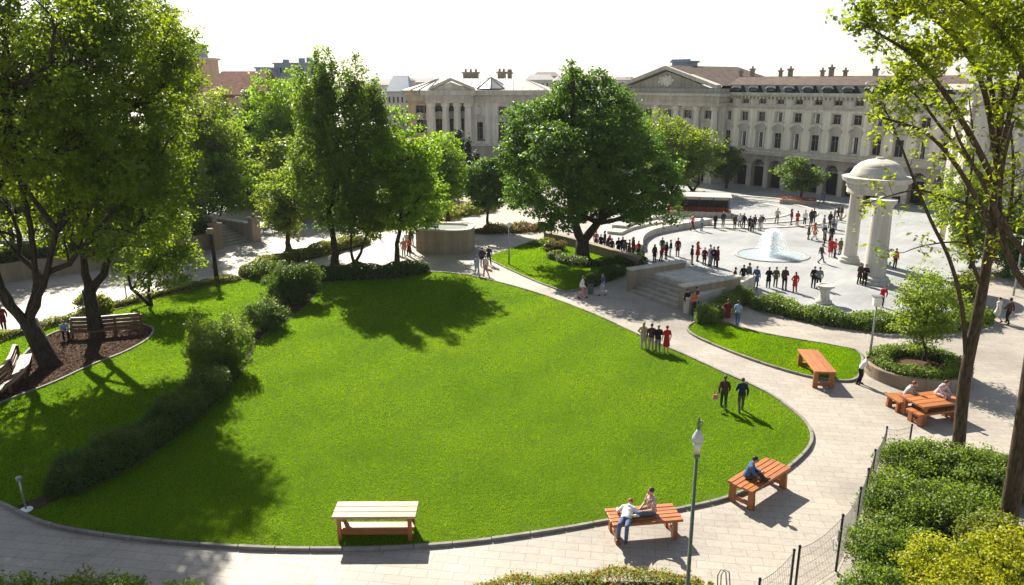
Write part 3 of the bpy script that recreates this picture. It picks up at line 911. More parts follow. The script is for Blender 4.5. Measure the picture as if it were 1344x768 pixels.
# trees beyond the right edge of the plaza
for k, (bp, bx, lm, lab) in enumerate([((1275, 352), (1228, 1318, 205, 345), 'mid', 'leafy tree in front of the grey building at the right'),
                                       ((1320, 362), (1292, 1372, 262, 372), 'deep', 'low dark tree by the tall lamp at the right edge'),
                                       ((1266, 400), (1252, 1290, 352, 402), 'olive', 'small pale bushy tree behind the right end of the plaza hedge')]):
    b = G(*bp)
    tree(lab, b, bx, 8, 330 if k < 2 else 120, 38, mpp(b) * 3.6, mpp(b) * 11, LM[lm], 44 + k, tr=0.2, fork=0.05)

# near right trees: drawn branch by branch, every point at its own distance
def near_tree(label, base, trunk, branches, leafm, seed, twigs, lpt, leaf, spread_up=0.25):
    rng = np.random.default_rng(seed)
    root = thing('overhanging_tree', label, 'tree', base)
    mb = MB(); C = []
    def P(p): return at(p[0], p[1], p[2]) - base
    tp = [Vector((0, 0, -0.1))] + [P(p) for p in trunk]
    mb.tube(smooth3(tp), taper(smooth3(tp), trunk[0][3], trunk[-1][3]), 12)
    for br in branches:
        pts = smooth3([P(p) for p in br['p']])
        r0, r1 = br['r']
        mb.tube(pts, taper(pts, r0, r1), 8)
        dens = br.get('d', 1.0); f0 = br.get('f', 0.3)
        n = int(twigs * dens)
        for _ in range(n):
            i = int(len(pts) * (f0 + (1 - f0) * rng.random())); i = min(i, len(pts) - 1)
            a = pts[i]; ax = (pts[min(i + 1, len(pts) - 1)] - pts[max(i - 1, 0)]).normalized()
            d = (ax * 0.6 + Vector(rng.normal(size=3)) * 0.75 + Vector((0, 0, spread_up))).normalized()
            L = rng.uniform(0.4, 1.25) * br.get('l', 1.0)
            e = a + d * L
            tw = wander(rng, a, e, 3, 0.07, -0.04)
            rr = max(0.008, r1 * 0.5)
            mb.tube(tw, [rr * 1.3, rr, rr * 0.7, rr * 0.4], 5)
            subs = [(tw[1], tw[3])]
            for __ in range(3):
                q = tw[rng.integers(1, 4)]
                e2 = q + (d + Vector(rng.normal(size=3)) * 0.6).normalized() * rng.uniform(0.3, 0.75)
                mb.tube([q, q.lerp(e2, .5) + Vector((0, 0, 0.03)), e2], [rr * 0.6, rr * 0.45, rr * 0.25], 4)
                subs.append((q, e2))
            if br.get('leaf', 1.0) > 0:
                for (a2, b2) in subs:
                    for __ in range(int(lpt * br.get('leaf', 1.0))):
                        t = rng.random() * 1.1
                        p = a2.lerp(b2, t) + Vector(rng.normal(size=3)) * 0.10
                        C.append((p.x, p.y, p.z - 0.03))
    C = np.array(C)
    S = leaf * rng.uniform(0.6, 1.3, len(C))
    V, Q = leaf_cloud(rng, C, S, rng.normal(size=C.shape) * 0.3, up=0.8, out=0.5, rnd=0.55, aspect=0.52)
    mb.build('trunk', M['bark2'], root, smooth=True)
    link('crown', mesh_np('crown', V, Q, leafm), root)
    return root

def smooth3(P, n=5):
    out = []; m = len(P)
    for i in range(m - 1):
        a, b, c, d = P[max(i - 1, 0)], P[i], P[i + 1], P[min(i + 2, m - 1)]
        for k in range(n):
            t = k / n
            out.append(0.5 * ((2 * b) + (c - a) * t + (2 * a - 5 * b + 4 * c - d) * t * t + (3 * b - a - 3 * c + d) * t ** 3))
    out.append(P[-1]); return out

def taper(pts, r0, r1):
    n = len(pts)
    return [r0 + (r1 - r0) * (i / (n - 1)) for i in range(n)]

b17 = G(1258, 588)
near_tree('tree with a bare brown trunk rising behind the fence and sparse yellow green leaves', b17,
    [(1266, 500, 29.4, .26), (1280, 430, 29.0, .31), (1293, 360, 28.6, .27), (1303, 280, 28.2, .24), (1310, 200, 27.8, .20), (1316, 110, 27.4, .15), (1326, -40, 27.0, .08)],
    [dict(p=[(1268, 470, 29.3), (1262, 400, 28.8), (1246, 340, 28.2), (1222, 290, 27.4), (1198, 232, 26.8), (1178, 180, 26.4), (1160, 140, 26.0)], r=(.10, .02), d=.5, f=.35, leaf=.5),
     dict(p=[(1300, 300, 28.3), (1282, 262, 27.4), (1250, 210, 26.2), (1215, 175, 25.4), (1170, 158, 25.0), (1135, 150, 24.8)], r=(.11, .018), d=.7, f=.35, leaf=.5),
     dict(p=[(1306, 240, 28.0), (1275, 180, 26.6), (1238, 120, 25.4), (1200, 75, 24.6), (1160, 48, 24.0), (1140, 36, 23.8)], r=(.12, .02), d=1.3, f=.4, leaf=1.1),
     dict(p=[(1308, 210, 27.8), (1292, 120, 26.2), (1262, 60, 25.0), (1220, 20, 24.2), (1180, -15, 23.8)], r=(.11, .02), d=2.0, f=.35, leaf=1.3),
     dict(p=[(1312, 170, 27.6), (1296, 90, 26.2), (1290, 30, 25.2), (1280, -40, 24.6)], r=(.10, .02), d=1.8, f=.3, leaf=1.3),
     dict(p=[(1304, 280, 28.2), (1250, 262, 27.2), (1205, 250, 26.8), (1165, 258, 26.4), (1130, 270, 26.2)], r=(.06, .012), d=.5, f=.3, leaf=.4),
     dict(p=[(1298, 330, 28.4), (1260, 318, 27.8), (1215, 322, 27.2), (1185, 332, 27)], r=(.05, .012), d=.4, f=.2, leaf=.4),
     dict(p=[(1310, 220, 27.8), (1325, 150, 26.5), (1345, 80, 25.4), (1370, 0, 24.6)], r=(.11, .03), d=1.5, f=.25, leaf=1.1),
     dict(p=[(1300, 310, 28.3), (1330, 270, 27.5), (1360, 230, 26.8)], r=(.08, .02), d=.5, f=.2, leaf=.5),
     dict(p=[(1296, 350, 28.6), (1320, 300, 28.0), (1330, 230, 27.6), (1326, 160, 27.2)], r=(.09, .03), d=.5, f=.2, leaf=.4),
     dict(p=[(1290, 380, 28.7), (1272, 330, 28.2), (1268, 270, 27.8), (1278, 200, 27.4), (1272, 130, 27.0)], r=(.08, .02), d=.6, f=.2, leaf=.4),
     dict(p=[(1305, 250, 28), (1245, 180, 26.4), (1205, 128, 25.8), (1175, 105, 25.4)], r=(.07, .015), d=1.0, f=.45, leaf=.8)],
    LM['yellow'], 60, 21, 13, 0.20)
b18 = G(1322, 698)
near_tree('dark bare trunk at the right edge leaning out of frame over the yellow shrub', b18,
    [(1330, 640, 22.6, .30), (1342, 560, 22.3, .27), (1356, 460, 22.0, .24), (1372, 380, 21.8, .22), (1385, 280, 21.4, .18), (1395, 150, 21.0, .14), (1400, 0, 20.6, .09)],
    [dict(p=[(1376, 360, 21.8), (1350, 338, 21.5), (1320, 300, 21.2), (1290, 240, 20.9), (1262, 190, 20.6), (1246, 150, 20.4)], r=(.11, .02), d=.4, f=.35, leaf=.4),
     dict(p=[(1372, 390, 21.9), (1344, 372, 21.6), (1322, 330, 21.5), (1312, 280, 21.3), (1316, 220, 21.2), (1330, 160, 21.0)], r=(.12, .03), d=.4, f=.4, leaf=.4),
     dict(p=[(1390, 230, 21.2), (1350, 110, 20.4), (1310, 40, 19.8), (1270, 5, 19.4), (1230, -15, 19.2)], r=(.10, .02), d=2.0, f=.3, leaf=1.1),
     dict(p=[(1396, 140, 21.0), (1370, 40, 20.2), (1340, -20, 19.8)], r=(.08, .02), d=1.6, f=.2, leaf=1.1)],
    LM['yellow'], 61, 26, 12, 0.18)

# ================================================================ hedges and shrubs
def gl(*px): return smooth_line([G(*p) for p in px], False, 5)
hedge('dark clipped hedge along the back edge of the big lawn', gl((398, 371), (440, 368), (490, 366), (530, 363), (562, 356)), 1.5, 1.15, 0.16, LM['hedge'], 230, 101)
hedge('pale low hedge along the path under the round tree', gl((318, 367), (360, 350), (400, 340), (440, 329), (484, 319)), 1.7, 0.95, 0.17, LM['olive'], 190, 102)
hedge('long dark hedge running down the left lawn to the garden light', gl((62, 657), (110, 636), (160, 610), (205, 582), (245, 550), (278, 520), (300, 490)), 1.5, 1.2, 0.11, LM['hedge'], 560, 103, wild=0.3, lump=0.2)
hedge('thin low hedge along the far edge of the left lawn', gl((-40, 458), (40, 437), (120, 414), (200, 392), (270, 376), (318, 368)), 0.8, 0.5, 0.13, LM['olive'], 210, 104, lump=0.3)
hedge('long curved green hedge dividing the path from the plaza', gl((984, 400), (1030, 412), (1080, 423), (1140, 431), (1200, 433), (1250, 430), (1296, 418)), 1.7, 0.85, 0.15, LM['shrub'], 300, 105, lump=0.2, wild=0.2)
hedge('short wedge shaped hedge beside the two walkers', gl((918, 428), (940, 416), (962, 402), (982, 392)), 1.3, 0.9, 0.13, LM['shrub'], 330, 106, wild=0.2)
hedge('reddish low hedge at the bottom of the frame round the lamp post', gl((590, 815), (660, 798), (740, 790), (830, 788), (925, 792), (948, 805)), 1.8, 0.5, 0.085, LM['red'], 700, 107, wild=0.2)
hedge('low planted bed behind the round concrete basin', gl((470, 300), (530, 296), (575, 288), (612, 280), (650, 272)), 3.2, 0.8, 0.26, LM['olive'], 95, 108, lump=0.3, wild=0.3)
hedge('low flower bed round the clipped egg shaped tree', gl((620, 306), (650, 305), (690, 303), (724, 299)), 2.2, 0.6, 0.2, LM['flower'], 150, 109, lump=0.35, wild=0.3)
hedge('low shaded planting along the foot of the huge tree', gl((722, 336), (745, 346), (775, 350), (805, 347), (838, 349), (818, 336)), 1.5, 0.6, 0.17, LM['hedge'], 190, 110, lump=0.3)
hedge('clipped dark hedge beside the wide stone steps', gl((768, 378), (795, 368), (818, 360)), 1.1, 0.9, 0.16, LM['hedge'], 240, 111)
shrub('reddish flowering plant beside the trunk of the huge tree', G(727, 330), 1.1, 0.9, 0.9, 0.17, LM['flower'], 2600, 112, name='flowering_plant', cat='plant')
shrub('low spreading green plant at the corner of the tree lawn', G(712, 322), 1.6, 1.0, 0.6, 0.18, LM['shrub'], 2600, 113)
shrub('large dark rounded shrub at the head of the lawn hedge', G(386, 398), 2.2, 1.9, 3.0, 0.15, LM['hedge'], 16000, 114, k=9, crad=0.4)
shrub('wide dark shrub touching the left end of the clipped lawn hedge', G(352, 366), 1.9, 1.2, 1.5, 0.16, LM['hedge'], 7000, 124, k=7)
shrub('medium rounded shrub left of the large dark shrub', G(352, 434), 1.55, 1.4, 2.2, 0.12, LM['hedge'], 10000, 115)
shrub('tall loose light green shrub halfway down the lawn hedge', G(286, 492), 2.0, 1.7, 3.3, 0.115, LM['shrub'], 19000, 116, k=9, size=0.42)
shrub('upright thin shrub behind the loose light green shrub', G(262, 484), 1.0, 0.9, 3.4, 0.115, LM['mid'], 5000, 117, k=6, size=0.4)
shrub('pale leafy bush behind the straight trunked maple', G(122, 418), 1.25, 1.0, 2.0, 0.16, LM['olive'], 3000, 118, k=7, size=0.36)
# bank of shrubs at bottom right, behind the fence
for k, (px, py, rx, ry, h, lm, lab) in enumerate([
        (1205, 622, 1.6, 1.5, 1.35, 'shrub', 'green shrub at the upper end of the wire fence'),
        (1270, 632, 2.0, 1.6, 1.4, 'shrub', 'green shrub at the foot of the bare brown trunk'),
        (1322, 650, 1.4, 1.3, 1.1, 'hedge', 'dark green shrub at right between the two bare trunks'),
        (1180, 680, 1.5, 1.6, 1.45, 'shrub', 'green shrub in the middle of the bank beside the fence'),
        (1248, 690, 2.0, 1.6, 1.5, 'shrub', 'broad green shrub in the centre of the bank above the yellow one'),
        (1160, 745, 1.3, 1.4, 1.4, 'shrub', 'green shrub lowest along the wire fence'),
        (1215, 758, 1.5, 1.3, 1.4, 'shrub', 'green shrub just above the golden shrub, near the fence'),
        (1150, 815, 1.3, 1.2, 1.35, 'shrub', 'green shrub at the bottom edge right of the fence latch'),
        (1315, 735, 1.5, 1.2, 1.4, 'olive', 'olive green shrub below the dark leaning trunk')]):
    shrub(lab, G(px, py), rx, ry, h, 0.105, LM[lm], 14000, 130 + k, k=9, group='bank of shrubs behind the fence', size=0.42, crad=0.32)
shrub('golden yellow leaved shrub filling the bottom right corner', G(1245, 800), 2.4, 1.4, 1.8, 0.10, LM['gold'], 19000, 140, name='golden_shrub', k=10, size=0.42, crad=0.3)
shrub('golden yellow leaved shrub in the far right bottom corner', G(1335, 775), 1.7, 1.4, 1.75, 0.10, LM['gold'], 12000, 143, name='golden_shrub', k=8, size=0.42, crad=0.3)
for k, (px, py, rx, h, lm, lab) in enumerate([(15, 812, 1.3, 1.5, 'shrub', 'green bush in the bottom left corner'), (98, 812, 1.5, 1.4, 'olive', 'yellowish green bush at the bottom edge, second from the left'),
                                              (235, 815, 1.2, 1.3, 'shrub', 'loose bush at the bottom edge, third from the left'), (165, 815, 0.9, 1.5, 'shrub', 'small green bush between the two larger bushes at bottom left')]):
    shrub(lab, G(px, py), rx, rx * 0.9, h, 0.10, LM[lm], 7000, 150 + k, k=8, group='bushes along the bottom left edge', size=0.4, crad=0.3)
# ================================================================ buildings
def wall_with(mb, u0, u1, z0, z1, rects, y=0.0, depth=0.35):
    """front wall with openings (ua,ub,za,zb,arched) and their reveals"""
    us = sorted({u0, u1, *[r[0] for r in rects], *[r[1] for r in rects]})
    zs = sorted({z0, z1, *[r[2] for r in rects], *[r[3] for r in rects]})
    for i in range(len(us) - 1):
        for j in range(len(zs) - 1):
            cu, cz = (us[i] + us[i + 1]) / 2, (zs[j] + zs[j + 1]) / 2
            if any(r[0] < cu < r[1] and r[2] < cz < r[3] for r in rects): continue
            mb.poly([(us[i], y, zs[j]), (us[i + 1], y, zs[j]), (us[i + 1], y, zs[j + 1]), (us[i], y, zs[j + 1])])
    for r in rects:
        a, b, c, d = r[:4]; yb = y + depth
        mb.poly([(a, y, c), (a, yb, c), (b, yb, c), (b, y, c)])
        if len(r) > 4 and r[4]:
            rad = (b - a) / 2; zc = d - rad; cx = (a + b) / 2; n = 10
            arc = [(cx + rad * math.cos(math.pi * k / n), zc + rad * math.sin(math.pi * k / n)) for k in range(n + 1)]
            for k in range(n):
                (xa, za), (xb, zb) = arc[k], arc[k + 1]
                mb.poly([(xa, y, za), (xa, y, d), (xb, y, d), (xb, y, zb)])
                mb.poly([(xa, y, za), (xb, y, zb), (xb, yb, zb), (xa, yb, za)])
            mb.poly([(a, y, c), (a, y, zc), (a, yb, zc), (a, yb, c)]); mb.poly([(b, y, c), (b, yb, c), (b, yb, zc), (b, y, zc)])
        else:
            mb.poly([(a, y, d), (b, y, d), (b, yb, d), (a, yb, d)])
            mb.poly([(a, y, c), (a, y, d), (a, yb, d), (a, yb, c)]); mb.poly([(b, y, c), (b, yb, c), (b, yb, d), (b, y, d)])

def bar(mb, u0, u1, y0, y1, z0, z1):
    mb.box((u0 + u1) / 2, (y0 + y1) / 2, (z0 + z1) / 2, abs(u1 - u0), abs(y1 - y0), abs(z1 - z0))

class Facade:
    """a facade plane: local x along it, local y into the building"""
    def __init__(self, name, label, O, ang, cat='building'):
        self.root = thing(name, label, cat, O, ang)
        self.O = O; self.x = Vector((math.cos(ang), math.sin(ang), 0)); self.n = Vector((-math.sin(ang), math.cos(ang), 0))
    def uz(self, px, py, y=0.0):
        r = Vector(ray(px, py)); o = Vector((0, 0, HC))
        t = (self.O + self.n * y - o).dot(self.n) / r.dot(self.n)
        p = o + r * t - self.O
        return p.dot(self.x), p.z

_wcache = {}
def add_window(root, u, z, w, h, y, hood=None, trim='trim', curtain=False, name='window'):
    """sash window: stone surround (+ hood) with a pane and bars behind the wall face"""
    key = (round(w, 2), round(h, 2), hood, trim, curtain)
    if key not in _wcache:
        mb = MB(); t = 0.16 * min(1.6, max(0.8, w))
        for s in (-1, 1): bar(mb, s * w / 2, s * (w / 2 + t), -0.09, 0.02, -0.0, h)
        bar(mb, -w / 2 - t, w / 2 + t, -0.10, 0.02, h, h + t)
        bar(mb, -w / 2 - t * 1.4, w / 2 + t * 1.4, -0.2, 0.02, -t * 0.9, -0.0)
        if hood == 'arch':
            n = 8; W = w / 2 + t * 1.9; zb = h + t + 0.28
            bar(mb, -W + 0.1, W - 0.1, -0.12, 0.02, h + t + 0.003, zb)
            bar(mb, -W, W, -0.32, 0.02, zb, zb + 0.14)
            arc = [(-W + 2 * W * k / n, zb + 0.14 + 0.5 * math.sin(math.pi * k / n)) for k in range(n + 1)]
            for k in range(n):
                (xa, za), (xb, zb2) = arc[k], arc[k + 1]
                b = len(mb.v)
                mb.v += [(xa, -0.3, za - .001), (xb, -0.3, zb2 - .001), (xb, -0.3, zb2 + 0.13), (xa, -0.3, za + 0.13), (xa, 0.02, za - .001), (xb, 0.02, zb2 - .001), (xb, 0.02, zb2 + 0.13), (xa, 0.02, za + 0.13)]
                for q in [(0, 1, 2, 3), (3, 2, 6, 7), (0, 4, 5, 1)]: mb.face([b + i for i in q])
            mb.poly([(p[0], -0.14, p[1]) for p in arc])
        surround = mb.mesh('window', M[trim])
        mb = MB()
        mb.poly([(-w / 2, 0.26, 0), (w / 2, 0.26, 0), (w / 2, 0.26, h), (-w / 2, 0.26, h)])
        pane = mb.mesh('pane', M['glass'])
        mb = MB(); s_ = 0.032
        for x in (-w / 2 + s_, 0, w / 2 - s_): bar(mb, x - s_, x + s_, 0.19, 0.25, 0, h)
        for zz in (s_, h * 0.66, h - s_): bar(mb, -w / 2, w / 2, 0.195, 0.245, zz - s_ * .8, zz + s_ * .8)
        sash = mb.mesh('sash', M['chimney'])
        cur = None
        if curtain:
            mb = MB()
            for s in (-1, 1):
                for k in range(4):
                    x0 = s * (w / 2 - 0.02 - k * w * 0.07); x1 = s * (w / 2 - 0.02 - (k + 1) * w * 0.07)
                    mb.poly([(x0, 0.252 - 0.0 * k, 0.05), (x1, 0.256, 0.05), (x1, 0.256, h - 0.05), (x0, 0.252, h - 0.05)])
            cur = mb.mesh('curtain', M['white_paint'])
        _wcache[key] = (surround, pane, sash, cur)
    a, p, s, c = _wcache[key]
    o = link(name, a, root); o.location = (u, y, z)
    link('pane', p, o); link('sash', s, o)
    if c: link('curtain', c, o)
    return o

# ---------------- the palace on the right
pO = G(1088, 256.6); pang = math.atan2(-0.78, 0.62)
pal = Facade('palace', 'long pale palace with arcade, brown roof and a pedimented end behind the plaza', pO, pang)
root = pal.root
U = lambda px, py=190: pal.uz(px, py)[0]
Z = lambda py, px=1045: pal.uz(px, py)[1]
uc = [U(p) for p in (953.5, 974.6, 996.8, 1020.7, 1045.4, 1068.9, 1095.5, 1122)]
du = (uc[-1] - uc[0]) / 7; u00 = uc[0]
NB = 12
cen = [u00 + du * k for k in range(NB)]
uL, uR = u00 - du * 0.62, cen[-1] + du * 0.7
zs_arch, zs_str, zs_w1b, zs_w1t = Z(213), Z(205), Z(196.6), Z(176)
zs_w2b, zs_w2t = Z(161), Z(148.5)
zs_band, zs_w3b, zs_w3t, zs_cor = Z(142.5), Z(137.3), Z(130), Z(125.5)
zs_man, zs_ridge = Z(111.5), Z(99.5)
ww = du * 0.41
rects = []
for c in cen:
    rects += [(c - du * 0.35, c + du * 0.35, 0.02, zs_arch, True), (c - ww / 2, c + ww / 2, zs_w1b, zs_w1t), (c - ww / 2, c + ww / 2, zs_w2b, zs_w2t), (c - ww / 2, c + ww / 2, zs_w3b, zs_w3t)]
mb = MB(); wall_with(mb, uL, uR, 0, zs_str, [r for r in rects if r[2] < 1], 0, 0.9)
o = mb.build('ground_floor', M['darkstone'], root)
mb = MB(); wall_with(mb, uL, uR, zs_str, zs_band, [r for r in rects if zs_str < r[2] < zs_band], 0, 0.35)
mb.build('wall', M['stucco'], root)
mb = MB(); wall_with(mb, uL, uR, zs_band, zs_cor, [r for r in rects if r[2] > zs_band], 0, 0.35)
mb.poly([(uR, 0, 0), (uR, 24, 0), (uR, 24, zs_cor), (uR, 0, zs_cor)]); mb.poly([(uL, 24, 0), (uR, 24, 0), (uR, 24, zs_cor), (uL, 24, zs_cor)])
mb.build('attic_wall', M['stucco2'], root)
mb = MB()
bar(mb, uL, uR, -0.28, 0.01, zs_str - 0.22, zs_str + 0.2)
bar(mb, uL, uR, -0.2, 0.01, zs_band - 0.15, zs_band + 0.12)
bar(mb, uL, uR, -0.15, 0.01, zs_w1b - 0.45, zs_w1b - 0.2)
mb.build('string_course', M['trim'], root)
mb = MB()
bar(mb, uL, uR, -0.75, 0.01, zs_cor, zs_cor + 0.35)
bar(mb, uL, uR, -0.5, 0.01, zs_cor - 0.2, zs_cor - 0.003)
k = uL + 0.3
while k < uR:
    bar(mb, k, k + 0.28, -0.45, 0.01, zs_cor - 0.55, zs_cor - 0.203); k += 0.62
mb.build('cornice', M['trim'], root)
# piers with impost blocks
for k in range(NB + 1):
    mb = MB(); c = u00 + du * (k - 0.5)
    bar(mb, c - du * 0.12, c + du * 0.12, -0.12, 0.01, 0.0, zs_arch - du * 0.35)
    bar(mb, c - du * 0.15, c + du * 0.15, -0.2, 0.01, zs_arch - du * 0.35, zs_arch - du * 0.35 + 0.25)
    mb.build('pilaster', M['trim'], root)
for i, c in enumerate(cen):
    add_window(root, c, zs_w1b, ww, zs_w1t - zs_w1b, 0, 'arch', curtain=i in (1, 2, 4, 7, 10))
    add_window(root, c, zs_w2b, ww, zs_w2t - zs_w2b, 0, curtain=i in (0, 3, 5, 8))
    add_window(root, c, zs_w3b, ww, zs_w3t - zs_w3b, 0)
    # arch infill: door sheet with room shade in its colour, iron fan bars
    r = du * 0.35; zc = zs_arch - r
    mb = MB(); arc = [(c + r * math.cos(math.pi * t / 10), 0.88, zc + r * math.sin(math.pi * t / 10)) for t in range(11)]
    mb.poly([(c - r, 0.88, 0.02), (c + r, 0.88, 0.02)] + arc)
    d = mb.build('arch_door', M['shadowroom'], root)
    mb = MB()
    for t in range(1, 8): mb.tube([(c, 0.8, zc), (c + r * math.cos(math.pi * t / 8), 0.8, zc + r * math.sin(math.pi * t / 8))], 0.035, 4)
    for q in (0.55, 0.97): mb.tube([(c + r * q * math.cos(math.pi * t / 10), 0.8, zc + r * q * math.sin(math.pi * t / 10)) for t in range(11)], 0.04, 4)
    bar(mb, c - r, c + r, 0.74, 0.86, zc - 0.12, zc + 0.05)
    mb.build('fanlight', M['far_wall'], d)
# roof: steep slate skirt, low red slope above, chimneys
mb = MB()
mb.poly([(uL, -0.5, zs_cor + 0.36), (uR, -0.5, zs_cor + 0.36), (uR, 0.5, zs_man), (uL, 0.5, zs_man)])
mb.poly([(uR, -0.5, zs_cor + 0.36), (uR, 24.5, zs_cor + 0.36), (uR, 23.5, zs_man), (uR, 0.5, zs_man)])
rf = mb.build('mansard', M['slate'], root)
mb = MB()
mb.poly([(uL - 8, 0.5, zs_man + 0.01), (uR, 0.5, zs_man + 0.01), (uR - 5, 9, zs_ridge), (uL - 8, 9, zs_ridge)])
mb.poly([(uL - 8, 18, zs_man), (uR, 18, zs_man), (uR - 5, 9, zs_ridge), (uL - 8, 9, zs_ridge)]); mb.poly([(uR, .5, zs_man), (uR, 18, zs_man), (uR - 5, 9, zs_ridge)])
rf2 = mb.build('roof', M['roof_red'], root)
for k in range(NB - 1):
    c = u00 + du * (k + 0.5)
    mb = MB(); bar(mb, c - 0.7, c + 0.7, -0.55, 0.6, zs_cor + 0.5, zs_man - 0.45)
    mb.poly([(c - 0.78, -0.6, zs_man - 0.45), (c + 0.78, -0.6, zs_man - 0.45), (c + 0.55, -0.2, zs_man - 0.1), (c - 0.55, -0.2, zs_man - 0.1)])
    mb.poly([(c - 0.55, -0.2, zs_man - 0.1), (c + 0.55, -0.2, zs_man - 0.1), (c + 0.55, 0.6, zs_man - 0.1), (c - 0.55, 0.6, zs_man - 0.1)])
    dm = mb.build('dormer', M['slate'], root)
    mb = MB(); mb.tube([(c - .8, -.62, zs_man - .5), (c - .4, -.62, zs_man - .22), (c + .4, -.62, zs_man - .22), (c + .8, -.62, zs_man - .5)], .09, 5); mb.build('dormer_cap', M['zinc'], dm)
    mb = MB(); mb.poly([(c - 0.5, -0.555, zs_cor + 0.6), (c + 0.5, -0.555, zs_cor + 0.6), (c + 0.5, -0.555, zs_man - 0.6), (c - 0.5, -0.555, zs_man - 0.6)]); mb.build('pane', M['glass'], dm)
for k, (px, ptop) in enumerate([(942, 94), (973, 93), (988, 90), (1025, 92), (1038, 90), (1080, 92), (1092, 88), (1110, 92), (1150, 90)]):
    u, z = pal.uz(px, ptop, 9)
    mb = MB(); w = 0.5 if k % 2 else 0.7
    bar(mb, u - w / 2, u + w / 2, 8.85, 9.15, zs_ridge - 1, z - 0.25); bar(mb, u - w / 2 - 0.1, u + w / 2 + 0.1, 8.75, 9.25, z - 0.25, z)
    mb.tube([(u, 9, z), (u, 9, z + .35)], .16, 6)
    mb.build('chimney', M['chimney'], root)
# pedimented end pavilion, set forward
YF = -1.6
pu0, pu1 = pal.uz(817, 124, YF)[0], pal.uz(947, 124, YF)[0]
zc_ = pal.uz(885, 122, YF)[1]; zap = pal.uz(880, 91, YF)[1]; zbase = pal.uz(885, 116, YF)[1]
mb = MB()
wr = []
for k in range(5):
    c = pu0 + (pu1 - pu0) * (k + 0.5) / 5
    wr += [(c - 0.8, c + 0.8, zs_w1b, zs_w1t + 0.4), (c - 0.8, c + 0.8, zs_w2b, zs_w2t), (c - 1.0, c + 1.0, 0.02, zs_arch, True)]
wall_with(mb, pu0, pu1, 0, zc_ - 1.9, wr, YF, 0.5)
for uu in (pu0, pu1): mb.poly([(uu, YF, 0), (uu, 24, 0), (uu, 24, zc_ - 1.9), (uu, YF, zc_ - 1.9)])
mb.build('portico_wall', M['stucco2'], root)
for k in range(5):
    c = pu0 + (pu1 - pu0) * (k + 0.5) / 5
    add_window(root, c, zs_w1b, 1.6, zs_w1t + 0.4 - zs_w1b, YF, 'arch')
    add_window(root, c, zs_w2b, 1.6, zs_w2t - zs_w2b, YF)
    mb = MB(); mb.poly([(c - 1, YF + .48, 0.02), (c + 1, YF + .48, 0.02), (c + 1, YF + .48, zs_arch), (c - 1, YF + .48, zs_arch)]); mb.build('arch_door', M['shadowroom'], root)  # flat sheet, darkness of the room painted on
for k in range(6):
    c = pu0 + (pu1 - pu0) * k / 5 + (0.7 if k == 0 else -0.7 if k == 5 else 0)
    mb = MB(); ctop = zc_ - 1.9
    mb.lathe([(0.62, zs_str + .0), (0.62, zs_str + .4), (0.5, zs_str + .55), (0.5, zs_str + 3), (0.43, ctop - 0.7), (0.56, ctop - 0.6), (0.64, ctop - 0.02)], c, YF - 0.45, 14)
    bar(mb, c - 0.75, c + 0.75, YF - 1.1, YF - 0.01, 0.0, zs_str - 0.003)
    mb.build('column', M['stucco2'], root, smooth=False)
mb = MB()
bar(mb, pu0 - 0.3, pu1 + 0.3, YF - 1.0, 10, zc_ - 1.9, zc_ - 0.4)
bar(mb, pu0 - 0.3, pu1 + 0.3, YF - 1.15, 10, zc_ - 1.35, zc_ - 1.2)
bar(mb, pu0 - 1.0, pu1 + 1.0, YF - 1.7, 10.5, zc_ - 0.4, zc_)
mb.build('entablature', M['trim'], root)
mb = MB()
um = (pu0 + pu1) / 2
bar(mb, pu0 - 0.5, pu1 + 0.5, YF - 1.2, 10, zc_, zbase)
mb.poly([(pu0 + 1.2, YF - 0.7, zbase), (pu1 - 1.2, YF - 0.7, zbase), (um, YF - 0.7, zap - 0.3)])
mb.build('tympanum', M['darkstone'], root)
mb = MB()
for s, ue in ((-1, pu0 + 0.2), (1, pu1 - 0.2)):
    b = len(mb.v)
    for (uu, zz) in ((ue, zbase), (um, zap)):
        for (yy, dz) in ((YF - 1.3, 0), (YF - 1.3, 0.55), (YF + 0.1, 0.55), (YF + 0.1, 0)): mb.v.append((uu, yy, zz + dz))
    for q in [(0, 1, 5, 4), (1, 2, 6, 5), (2, 3, 7, 6), (3, 0, 4, 7), (0, 3, 2, 1)]: mb.face([b + i for i in q])
mb.build('pediment', M['trim'], root)
mb = MB()
for k in range(26):
    a = k * 2.4; r = 0.14 * k ** 0.62
    mb.ball((um + r * math.cos(a) * 1.5, YF - 0.78, zbase + 1.15 + r * math.sin(a) * 0.75), (0.30, 0.16, 0.26), 7, 5)
mb.ball((um, YF - 0.8, zbase + 1.2), (0.55, 0.2, 0.7), 10, 6)
mb.build('carved_relief', M['stucco2'], root, smooth=True)
mb = MB()
for s, ue in ((-1, pu0 - 0.2), (1, pu1 + 0.2)):
    mb.poly([(ue, YF - 0.6, zbase + 0.42), (um, YF - 0.6, zap + 0.56), (um, 16, zap + 0.56), (ue, 16, zbase + 0.42)])
mb.build('roof', M['roof_red'], root)
ub, zb_ = pal.uz(899, 80, 5)
mb = MB(); bar(mb, ub - 1.7, ub + 1.7, 3.8, 6.2, zap - 1, zb_ - 0.3); bar(mb, ub - 1.95, ub + 1.95, 3.6, 6.4, zb_ - 0.3, zb_)
for k in range(5): bar(mb, ub - 1.8 + k * 0.8, ub - 1.4 + k * 0.8, 3.7, 4.2, zb_, zb_ + 0.25)
mb.build('roof_lantern', M['far_blue'], root)

